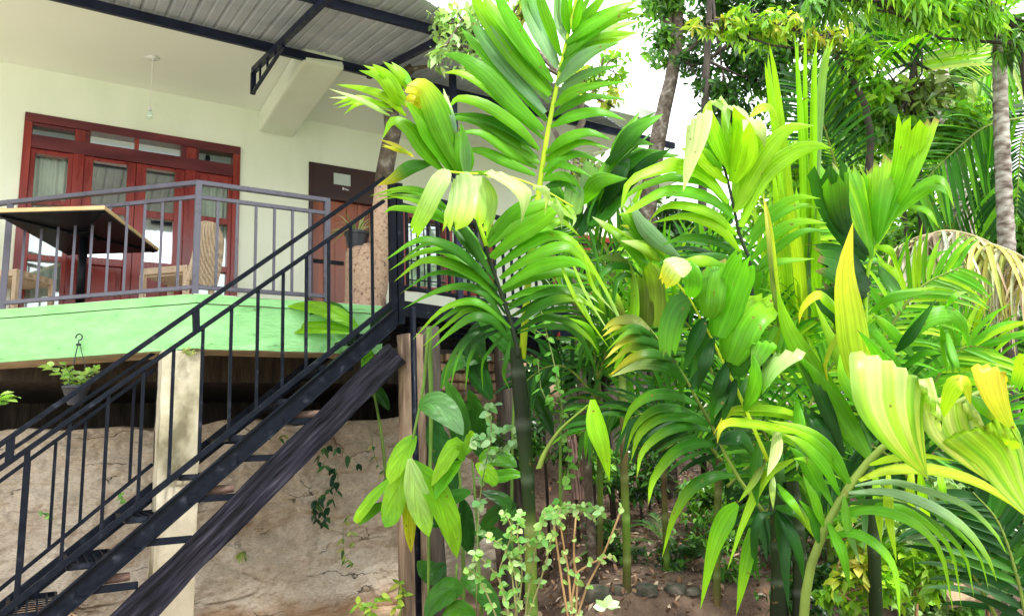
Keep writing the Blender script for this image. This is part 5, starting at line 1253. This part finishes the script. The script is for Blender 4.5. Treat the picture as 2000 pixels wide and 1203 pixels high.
# far tree line
tl = []
q = MB()
for i in range(120):
    x_ = random.uniform(-2, 34); y_ = random.uniform(17, 30); z_ = ground(x_, y_); r_ = random.uniform(1.0, 2.0); k = 190
    h_ = random.uniform(.2, 2.2)
    P = np.array([x_, y_, z_+h_])+rng.normal(size=(k, 3))*np.array([r_, r_, r_*.7])*.55; cloud(q, P, .34, .4, TC[random.choice(('md', 'br', 'dk', 'br'))], .3)
tag(q.build('distant_woods', M['leafg'], None), 'far sunlit woods beyond the slope', 'woods', kind='stuff')
# ---- ginger type plants with long blades
def bigleaf(q, coords, w, d0, d1, c0, c1=None, tilt=None, folds=.35):
    xy = [(coords[i], coords[i+1]) for i in range(0, len(coords), 2)]; n = 14; sp_ = spline(xy, n); tilt = random.uniform(.2, .7) if tilt is None else tilt
    pts = [at(p[0], p[1], d0+(d1-d0)*i/(n-1)) for i, p in enumerate(sp_)]; wm = .72*w*(d0+d1)/2/F; vs = []; cs = []; uv = []; K = 7; c0 = jig(c0, .1); c1 = jig(c1 or c0, .1)
    for i, p in enumerate(pts):
        t = pts[min(i+1, n-1)]-pts[max(i-1, 0)]; t /= np.linalg.norm(t)+1e-9; vd = p/np.linalg.norm(p); sd = np.cross(t, vd); sd /= np.linalg.norm(sd)+1e-9; nm = np.cross(sd, t)
        if nm@vd > 0: nm = -nm
        sg = 1 if sd[2] > 0 else -1; n2 = nm*math.cos(tilt)+sg*sd*math.sin(tilt); s2 = sd*math.cos(tilt)-sg*nm*math.sin(tilt); v = i/(n-1)
        ww = wm*.5*math.sin(math.pi*min(1, max(.015, v))**.8)**.75/max(.65, math.cos(tilt)) if v < 1 else .001
        for j in range(K):
            a = -1+2*j/(K-1); rip = .05*math.sin(v*26+abs(a)*5)*abs(a)
            vs.append(p+s2*ww*a+n2*ww*(folds*abs(a)-.25*a*a+rip)); cs.append([c0[q_]*(1-v)+c1[q_]*v for q_ in range(3)]); uv.append((v*.35-abs(a)*.25, a*2))
    q.add(vs, [(i*K+j, i*K+j+1, i*K+K+j+1, i*K+K+j) for i in range(n-1) for j in range(K-1)], cs, uv)
def plant(name, lab, cat, foot, blades, stems=(), mt='palm', grp=None, sc=(.12, .22, .04)):
    t = thing(name, lab, cat, foot, grp); q = MB()
    for b_ in blades: bigleaf(q, *b_)
    q.build('leaves', M[mt], t)
    if stems:
        q = MB()
        for (c, d, w) in stems:
            xy = [(c[i], c[i+1]) for i in range(0, len(c), 2)]; s_ = spline(xy, 14); q.tube([at(p[0], p[1], d) for p in s_], [w*.5*d/F*(1-.5*i/13) for i in range(14)], 7, col=sc)
        q.build('stem', M['stemgreen'], t, smooth=True)
    return t
Gc, Lc, gc, kc, Yc, Pc, sc_ = [CC[x] for x in 'GLgkYPs']
plant('ginger_plant', 'drooping pale ginger leaves hanging over the peeled trunk post', 'plant', at(835, 1190, 5.4), [
    ([795, 895, 775, 960, 762, 1010, 752, 1030], 62, 5.4, 5.3, Lc, Gc), ([800, 895, 812, 960, 826, 1010, 838, 1048], 66, 5.3, 5.2, (.45, .62, .22), Lc), ([805, 900, 850, 960, 880, 1030, 893, 1090], 70, 5.4, 5.3, Gc, Lc),
    ([800, 900, 798, 960, 800, 1030, 803, 1078], 40, 5.5, 5.5, Lc, Yc), ([812, 850, 790, 880, 770, 920, 762, 945], 54, 5.4, 5.3, Gc, Lc), ([818, 790, 850, 790, 880, 815, 905, 850], 76, 5.3, 5.2, gc, sc_), ([770, 930, 730, 970, 700, 1010, 696, 1022], 30, 5.5, 5.5, Gc, Lc),
    ([770, 990, 740, 990, 715, 1010, 700, 1025], 26, 5.5, 5.6, gc, Gc)], [([838, 640, 826, 760, 808, 850, 800, 900], 5.4, 8), ([838, 640, 842, 800, 838, 1000, 836, 1300], 5.5, 10)])
plant('ginger_plant', 'dark glossy ginger clump in the shade at the foot of the posts', 'plant', at(900, 1203, 5.8), [
    ([900, 1000, 860, 1010, 830, 1005, 800, 990], 56, 5.7, 5.6, gc, kc), ([870, 1100, 850, 1120, 830, 1110, 815, 1095], 60, 5.6, 5.6, kc, gc), ([905, 1150, 880, 1150, 850, 1175, 830, 1210], 66, 5.4, 5.3, gc, gc), ([930, 1203, 900, 1190, 880, 1200, 860, 1230], 50, 5.4, 5.3, gc, Gc),
    ([900, 1130, 930, 1140, 960, 1180, 975, 1220], 56, 5.5, 5.4, gc, kc), ([920, 1080, 910, 1040, 905, 1000, 900, 970], 50, 5.8, 5.7, kc, kc), ([930, 1060, 960, 1010, 990, 990, 1010, 985], 40, 5.8, 5.7, gc, kc), ([925, 1040, 960, 1040, 985, 1060, 1000, 1080], 36, 5.8, 5.7, gc, kc),
    ([890, 960, 870, 900, 850, 850, 845, 800], 70, 6.0, 6.0, kc, kc), ([900, 900, 900, 850, 890, 790, 870, 740], 60, 6.2, 6.2, kc, gc)], [([905, 1300, 905, 1100, 900, 960, 895, 900], 5.9, 9), ([890, 1300, 890, 1200, 892, 1100], 5.5, 8)])
plant('ginger_plant', 'mid green pointed leaves beside the tall palm stem', 'plant', at(960, 1100, 5.5), [
    ([905, 900, 890, 870, 865, 910, 842, 950], 46, 5.4, 5.3, Gc, Lc), ([900, 900, 880, 920, 860, 950, 850, 975], 36, 5.4, 5.3, Gc, Gc), ([930, 905, 950, 920, 960, 940, 962, 950], 44, 5.3, 5.2, Lc, Gc), ([935, 895, 960, 890, 990, 900, 1010, 912], 50, 5.4, 5.3, Gc, gc),
    ([930, 915, 970, 930, 1000, 925, 1025, 930], 36, 5.5, 5.5, gc, Gc), ([905, 890, 915, 870, 920, 850, 918, 840], 30, 5.4, 5.4, Gc, Lc), ([920, 960, 890, 970, 870, 985, 850, 1000], 40, 5.6, 5.6, gc, kc), ([940, 960, 980, 975, 1000, 1000, 1010, 1020], 36, 5.7, 5.7, kc, gc)], [([940, 1200, 930, 1000, 922, 900], 5.5, 7)])
plant('banana_plant', 'long bright leaves poking through the stair railing in front of the green slab', 'plant', np.array([-1.6, 7.4, -1.4]), [
    ([700, 640, 660, 615, 610, 600, 560, 598], 40, 6.9, 6.8, Gc, Lc), ([700, 650, 640, 640, 580, 642, 515, 652], 34, 6.9, 6.8, Gc, Lc), ([700, 640, 660, 605, 630, 600, 590, 620], 30, 7.0, 6.9, gc, gc), ([700, 660, 712, 690, 716, 700, 706, 718], 40, 6.9, 6.9, Gc, Gc), ([720, 690, 690, 700, 670, 720, 650, 740], 30, 7.0, 7.0, kc, gc),
    ([740, 760, 710, 760, 680, 770, 665, 780], 36, 7.2, 7.1, gc, kc), ([760, 800, 740, 770, 715, 755, 690, 760], 36, 7.2, 7.1, kc, gc)], [([760, 1000, 745, 850, 720, 720, 700, 645], 7.1, 7)])
plant('heliconia', 'broad dark leaves in the shade behind the lowest arching leaflets', 'plant', at(1090, 900, 6.6), [
    ([1010, 720, 1000, 680, 960, 640, 930, 620], 60, 6.4, 6.3, kc, gc), ([960, 780, 930, 720, 930, 660, 945, 620], 66, 6.6, 6.5, kc, kc), ([1100, 760, 1080, 720, 1070, 690, 1050, 660], 50, 6.6, 6.5, gc, kc), ([1110, 700, 1150, 680, 1190, 670, 1220, 690], 56, 6.5, 6.5, gc, sc_), ([1100, 720, 1140, 700, 1180, 720, 1210, 750], 40, 6.5, 6.5, kc, gc),
    ([1010, 760, 1040, 740, 1060, 760, 1075, 790], 46, 6.6, 6.5, kc, kc), ([950, 900, 930, 850, 925, 800, 915, 760], 60, 6.6, 6.5, kc, gc), ([1080, 850, 1060, 800, 1050, 770, 1060, 740], 44, 6.7, 6.6, kc, gc), ([960, 700, 920, 700, 880, 720, 860, 760], 40, 6.6, 6.5, kc, gc)], [([1000, 1100, 1000, 900, 1005, 740], 6.6, 8), ([1095, 1000, 1095, 850, 1100, 720], 6.6, 8)])
q = MB()
for k in range(7): leaf(q, at(1091, 655, 6.3)+rv()*.012, rv()*.4+Z*(.5 if k % 2 else -.6), rv(), .04, .014, (.5, .03, .03), 0)
tag(q.build('flower', M['leaf'], None), 'small red flower among the dark leaves', 'flower')
# climbers with round leaves
def climber(name, lab, paths, d, size, asp, cols, gap, mt='leaf', stemc=(.16, .2, .07), r=.004, cat='climbing plant', foot=None, down=.2, per=2, smooth_=True):
    p0 = at(paths[0][0], paths[0][1], d); t = thing(name, lab, cat, p0 if foot is None else foot); q = MB(); s_ = MB()
    for c in paths:
        xy = [(c[i], c[i+1]) for i in range(0, len(c), 2)]; n = max(6, int(sum(math.dist(a, b) for a, b in zip(xy, xy[1:]))/gap)); pp = spline(xy, n); P = [at(p[0], p[1], d+.05*math.sin(i*.7)) for i, p in enumerate(pp)]
        s_.tube(P, [r*(1-.4*i/n) for i in range(n)], 6, col=stemc)
        for p in P[1:]:
            for k in range(per): v = rv(); v[2] = v[2]*.5-down; v -= W_*.3*abs(v@W_); leaf(q, p, v, Z*.8-W_*.9+.5*rv(), size*random.uniform(.6, 1.2), size*asp*random.uniform(.8, 1.1), jig(random.choice(cols), .2), .15)
    s_.build('stems', M['stemgreen'], t, smooth=True); q.build('leaves', M[mt], t)
climber('climbing_vine', 'thin green vine with round leaves hanging beside the tall palm stem', [[1055, 600, 1080, 700, 1095, 780, 1108, 860, 1110, 920, 1085, 1000], [1070, 660, 1040, 640, 1030, 620], [1095, 790, 1060, 770, 1050, 700]], 5.6, .07, .8, [(.10, .30, .04), (.16, .38, .05)], 22, r=.005)
climber('pale_shrub', 'low shrub with round pale green leaves in front of the palm stem', [[1000, 1260, 1010, 1150, 990, 1080, 960, 1050], [1000, 1260, 1020, 1120, 1010, 1040, 1020, 1000], [1010, 1260, 1060, 1120, 1085, 1020, 1110, 985, 1160, 1010], [990, 1260, 960, 1180, 935, 1130, 915, 1110], [1000, 1250, 980, 1140, 940, 1090, 930, 1080], [1020, 1250, 1040, 1100, 1060, 1020, 1070, 990], [1010, 1200, 1000, 1100, 1030, 1060, 1060, 1050], [995, 1200, 975, 1120, 1000, 1040, 985, 1000], [1090, 1020, 1120, 990, 1150, 985, 1175, 1000]], 4.6, .054, .72, [(.22, .44, .10), (.34, .55, .16), (.42, .60, .24), (.18, .38, .07)], 22, r=.006, stemc=(.3, .28, .12), per=4, cat='shrub', foot=np.array([0, 4.6, -1.45]), down=.1)
climber('pale_shrub', 'tall thin shoot of grey green round leaves left of the palm stem', [[930, 1200, 935, 1000, 950, 900, 965, 850, 1000, 830, 1010, 860], [955, 880, 960, 840, 955, 800, 965, 790], [955, 870, 940, 850, 920, 862], [960, 900, 975, 880, 1000, 860]], 5.1, .07, .75, [(.26, .46, .20), (.32, .50, .24), (.20, .40, .14)], 30, r=.005, per=3, cat='shrub', foot=np.array([-.2, 5.1, -1.45]))
climber('bare_shrub', 'nearly bare tan stems with a few small leaves at the bottom centre', [[1118, 1250, 1100, 1150, 1090, 1080, 1078, 1000], [1118, 1250, 1140, 1160, 1180, 1080, 1215, 990], [1118, 1250, 1128, 1150, 1120, 1080, 1125, 1010], [1118, 1250, 1112, 1130, 1100, 1060, 1090, 990], [1118, 1250, 1120, 1130, 1165, 1095, 1195, 1085]], 4.9, .05, .8, [(.30, .52, .12), (.4, .6, .2)], 120, r=.009, stemc=(.42, .26, .12), per=2, cat='shrub', foot=np.array([.4, 4.9, -1.45]))
q = MB()
for k in range(5): leaf(q, at(1185, 1185, 3.9), np.array([math.cos(k*1.3), -.2, math.sin(k*1.3)*.5+.5]), rv(), .075, .05, (.42, .6, .32), .1)
tag(q.build('seedling', M['leaf'], None), 'single pale round leaved seedling tip at the bottom edge', 'plant')
# dark creeper on the mud wall
climber('wall_creeper', 'dark green creeper leaves stuck on the mud wall', [[640, 860, 622, 900, 655, 920, 640, 960, 615, 980, 640, 1010], [655, 905, 660, 950, 640, 990], [620, 960, 610, 1000, 630, 1020], [625, 880, 650, 870, 700, 905]], 7.62, .10, .5, [(.015, .06, .03), (.03, .10, .04), (.05, .14, .05)], 13, r=.003, down=.8)
for c_, lb in (([725, 850, 735, 900, 760, 930], 'small dark trailing weed high on the mud wall next to the peeled post'), ([670, 1030, 672, 1080, 690, 1100], 'thin trailing weed below the dark creeper on the mud wall'), ([570, 870, 550, 850, 545, 900], 'small weed on the mud wall right beside the timber beam'), ([480, 1075, 470, 1080], 'single leaf sprout low on the mud wall below the timber beam'), ([710, 1000, 680, 1010, 690, 1060], 'thin weed on the mud wall between the creeper and the peeled post')):
    climber('wall_creeper', lb, [c_], 7.5, .085, .35, [(.05, .14, .05), (.20, .30, .06), (.3, .34, .1)], 30, r=.003, down=.6)
for c_, lb in (([700, 1220, 730, 1180, 745, 1160], 'bright weed arching at the bottom of the mud wall'), ([760, 1220, 775, 1180, 780, 1140], 'bright upright weed touching the left side of the peeled post'), ([730, 1230, 720, 1190, 700, 1180], 'short bright weed leaning left at the bottom of the mud wall'), ([800, 1220, 790, 1180, 785, 1150], 'bright weed in front of the foot of the peeled post')):
    climber('wall_weed', lb, [c_], 6.2, .10, .4, [(.32, .5, .06), (.42, .55, .08), (.2, .4, .05)], 20, r=.004, down=.0, per=3)
for c_, lb in (([80, 1000, 100, 1010], 'tiny bright weed on the mud wall behind the lowest balusters'), ([235, 960, 240, 980], 'tiny weed on the mud wall left of the pale column'), ([345, 985, 350, 990], 'tiny weed growing beside the foot of the pale column'), ([150, 1110, 160, 1105], 'tiny weed near the orange soil under the stair'), ([370, 900, 395, 880], 'tiny weed on the mud wall just right of the column')):
    climber('wall_weed', lb, [c_], 7.0, .05, .6, [(.2, .45, .1), (.15, .35, .08)], 10, r=.003, down=.2, per=3)
climber('slab_weed', 'dry yellow green weed growing on top of the pale column', [[352, 690, 365, 682, 380, 690], [370, 695, 360, 685]], 6.25, .035, .6, [(.35, .42, .12), (.5, .45, .15)], 7, r=.002, down=-.3, per=4)
# palm-trunk stump with shredded brown bark
st_ = thing('stump', 'shredded reddish brown palm stump on the slope', 'stump', at(1135, 975, 7.2)); q = MB()
for k in range(22):
    a = random.uniform(0, 6.28); o = at(1135+random.uniform(-14, 14), 975, 7.2+random.uniform(-.05, .05)); P = [o+Z*(j*.11)+np.array([math.cos(a), math.sin(a), 0])*(.015*j*random.uniform(.2, 1)) for j in range(7)]; q.tube(P, [.022, .022, .02, .018, .014, .01, .004], 5, col=(.2, .1, .07))
q.build('bark_strips', M['soilwood'], st_)
# ferns and small ground plants
def fern(px, py, d, lab, n=8, L=.45, col=((.06, .17, .05), (.12, .26, .07)), name='fern'):
    o = at(px, py, d); o[2] = ground(o[0], o[1]); t = thing(name, lab, 'fern', o, 'ferns and weeds on the slope')
    for k in range(n):
        a = random.uniform(0, 360); rfrond(t, o, vec(a, random.uniform(30, 70)), L*random.uniform(.7, 1.1), 1.6, 13, L*.25, L*.045, col[0], col[1], matn='leaf', hang=.1)
fern(1190, 960, 7.0, 'feathery fern beside the shredded stump', 6)
fern(1290, 1000, 7.2, 'low fern below the arching yellow striped leaflet', 6, .4)
fern(1350, 1090, 6.6, 'fern on the stones left of the dark palm stems', 7, .4, ((.03, .10, .03), (.06, .16, .05)))
fern(1640, 1080, 6.4, 'fern right of the nearest frond stalk', 7, .4, ((.12, .3, .06), (.2, .4, .1)))
fern(1760, 1160, 5.6, 'pale fern near the flat stone', 8, .45, ((.2, .4, .12), (.3, .5, .2)))
fern(1900, 1010, 6.4, 'fern behind the dark young palm', 7, .5, ((.05, .15, .04), (.12, .3, .08)))
tree('low_shrub', 'small shrub with yellow green rounded leaves beside the nearest stalk', 'shrub', [1660, 1230, 1660, 1130], 4.9, 8, [(1650, 1040, 30, 40, 0, 6, 26, 'br'), (1670, 1110, 40, 50, 0, 9, 30, 'yl'), (1700, 1150, 40, 40, 0, 7, 26, 'br'), (1640, 1160, 34, 40, 0, 6, 24, 'br')], .085, .65, 'yl', None, 'stem_tan', mt='leaf')
tree('low_shrub', 'mixed pale green shrub in the lower right behind the arching leaflets', 'shrub', [1790, 1250, 1790, 1100], 5.4, 8, [(1760, 1010, 60, 50, 0, 12, 34, 'pl'), (1830, 980, 60, 50, .3, 12, 34, 'pl'), (1800, 1120, 60, 60, -.3, 12, 34, 'br'), (1880, 1010, 50, 60, .3, 12, 34, 'dk'), (1730, 1080, 40, 60, 0, 9, 34, 'br')], .12, .4, 'pl', None, 'stem_tan', mt='leaf')
tree('low_shrub', 'dark shrub low in the right corner', 'shrub', [1930, 1250, 1930, 1160], 5.6, 8, [(1930, 1090, 70, 60, 0, 14, 38, 'dk'), (1860, 1160, 60, 50, 0, 10, 34, 'md'), (1980, 1000, 50, 60, .3, 12, 34, 'dk'), (1920, 930, 70, 50, .6, 14, 38, 'dk')], .14, .4, 'dk', None, 'stem_tan')
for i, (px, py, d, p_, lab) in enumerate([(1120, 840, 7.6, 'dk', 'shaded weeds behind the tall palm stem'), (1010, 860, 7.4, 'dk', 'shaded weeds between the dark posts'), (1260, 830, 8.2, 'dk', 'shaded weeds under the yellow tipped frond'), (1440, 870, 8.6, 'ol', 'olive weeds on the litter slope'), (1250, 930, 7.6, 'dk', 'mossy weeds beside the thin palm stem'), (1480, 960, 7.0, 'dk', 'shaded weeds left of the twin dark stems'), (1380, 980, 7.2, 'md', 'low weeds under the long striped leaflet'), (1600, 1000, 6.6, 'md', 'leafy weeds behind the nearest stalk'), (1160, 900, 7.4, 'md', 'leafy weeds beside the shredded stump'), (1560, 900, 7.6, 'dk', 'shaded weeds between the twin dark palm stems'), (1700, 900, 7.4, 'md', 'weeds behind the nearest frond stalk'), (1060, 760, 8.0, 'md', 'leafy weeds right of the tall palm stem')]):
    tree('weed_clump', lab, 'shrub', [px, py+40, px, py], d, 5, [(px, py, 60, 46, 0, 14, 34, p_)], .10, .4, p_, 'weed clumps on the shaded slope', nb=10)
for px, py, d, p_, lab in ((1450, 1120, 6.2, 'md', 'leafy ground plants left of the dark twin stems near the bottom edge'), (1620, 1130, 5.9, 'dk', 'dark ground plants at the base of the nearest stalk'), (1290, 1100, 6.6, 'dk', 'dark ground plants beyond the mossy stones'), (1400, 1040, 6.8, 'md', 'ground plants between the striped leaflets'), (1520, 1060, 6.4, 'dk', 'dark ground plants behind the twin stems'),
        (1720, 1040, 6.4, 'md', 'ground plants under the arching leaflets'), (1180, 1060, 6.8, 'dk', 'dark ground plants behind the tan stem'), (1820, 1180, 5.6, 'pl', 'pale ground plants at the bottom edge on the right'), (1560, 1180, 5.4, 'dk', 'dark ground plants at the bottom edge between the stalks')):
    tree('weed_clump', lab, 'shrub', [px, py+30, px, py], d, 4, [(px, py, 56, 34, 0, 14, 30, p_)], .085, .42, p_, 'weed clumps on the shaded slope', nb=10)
# stones, flat slab, leaf litter
M['mossstone'] = mat('dark_mossy_stone', [(.3, (.02, .03, .012)), (.5, (.07, .065, .045)), (.7, (.17, .14, .11))], 9, .95, 1., 16, .03)
M['tanstone'] = mat('tan_rough_stone', [(.3, (.22, .14, .08)), (.6, (.42, .30, .19)), (.75, (.5, .38, .26))], 5, .9, .8, 16, .02)
def rock(px, py, d, r, lab, sc=(1, .8, .6), mt='stone', grp='stones of the low step', emb=.3):
    o = at(px, py, d); o[2] = max(ground(o[0], o[1]), o[2]-.3)+r*sc[2]*(1-emb)*.5; q = MB(); n = 10; vs = []; fs = []
    for i in range(n+1):
        ph = math.pi*i/n
        for j in range(14):
            th = 2*math.pi*j/14; v = np.array([math.sin(ph)*math.cos(th), math.sin(ph)*math.sin(th), math.cos(ph)]); rr = r*(1+.12*noise.noise(Vector(v*5+o))+.35*noise.noise(Vector(v*1.7+o)))
            v = np.sign(v)*np.abs(v)**.8; vs.append(o+rr*v*np.array(sc))
    fs = [(i*14+j, (i+1)*14+j, (i+1)*14+(j+1) % 14, i*14+(j+1) % 14) for i in range(n) for j in range(14)]; q.add(vs, fs); return tag(q.build('stone', M[mt], None, smooth=True), lab, 'stone', grp)
for px, py, r_, lb in ((1098, 1178, .09, 'rounded mossy stone among the bare tan stems'), (1165, 1150, .11, 'largest mossy stone behind the bare tan stems'), (1215, 1185, .08, 'mossy stone by the bottom edge right of the bare stems'), (1262, 1140, .10, 'mossy stone below the thin shaded palm stem'), (1322, 1180, .09, 'mossy stone left of the long yellow striped leaflet'), (1350, 1120, .06, 'small mossy stone near the fern on the slope')):
    rock(px, py, 6.0, r_, lb, (1, .9, .6), 'mossstone', None, emb=.8)
q = MB()
for row in range(7):
    for k in range(9):
        px = 852+k*19+(row % 2)*9; py = 700+row*19
        if random.random() < .12: continue
        o = at(px+random.uniform(-2, 2), py+random.uniform(-1.5, 1.5), 8.1); a_, b_ = .048*random.uniform(.8, 1.05), .043*random.uniform(.8, 1.05)
        q.box(o, D1*a_+Z*random.uniform(-.006, .006), D2*.09, Z*b_+D1*random.uniform(-.006, .006))
tag(q.build('rubble_wall', M['tanstone'], None, bevel=.012), 'low wall of rough tan blocks in the shade under the landing', 'wall')
M['tanstone'] = mat('tan_rough_stone', [(.3, (.22, .14, .08)), (.6, (.42, .30, .19)), (.75, (.5, .38, .26))], 5, .9, .8, 16, .02)
q = MB(); o = at(1070, 755, 7.8); q.tube([o-Z*.16, o-Z*.05, o+Z*.08, o+Z*.14], [.12, .16, .13, .03], 9, wob=.3); tag(q.build('stone', M['tanstone'], None, smooth=True), 'orange stone behind the thin vine', 'stone')
o = at(1865, 1120, 5.6); q = MB(); q.box(o, R_*.17+U_*.03, U_*.12+W_*.24, W_*.02-U_*.03); tag(q.build('stone_slab', M['tanstone'], None, bevel=.02), 'flat pale stone slab in the lower right', 'stone')
# leaf litter
N_ = 10000; xs = rng.uniform(-.2, 5.5, N_); ys = rng.uniform(5.6, 12.5, N_); P = np.array([[x, y, ground(x, y)+.012] for x, y in zip(xs, ys)])
q = MB(); cloud(q, P, .07, .5, [(.30, .17, .10), (.42, .30, .20), (.16, .09, .05), (.10, .06, .04), (.5, .40, .30), (.22, .12, .07)], -.1, 2.0)
tag(q.build('leaf_litter', M['dry'], None), 'brown dry leaves lying on the slope', 'leaf litter', kind='stuff')
N_ = 1400; xs = rng.uniform(-6, -1, N_); ys = rng.uniform(4.5, 7.6, N_); P = np.array([[x, y, ground(x, y)+.01] for x, y in zip(xs, ys)])
q = MB(); cloud(q, P, .05, .4, [(.40, .28, .15), (.5, .38, .22), (.12, .25, .06), (.25, .14, .08)], -.1, 2.0)
tag(q.build('ground_debris', M['dry'], None), 'small bits of straw and leaf on the ground below the stair', 'leaf litter', kind='stuff')
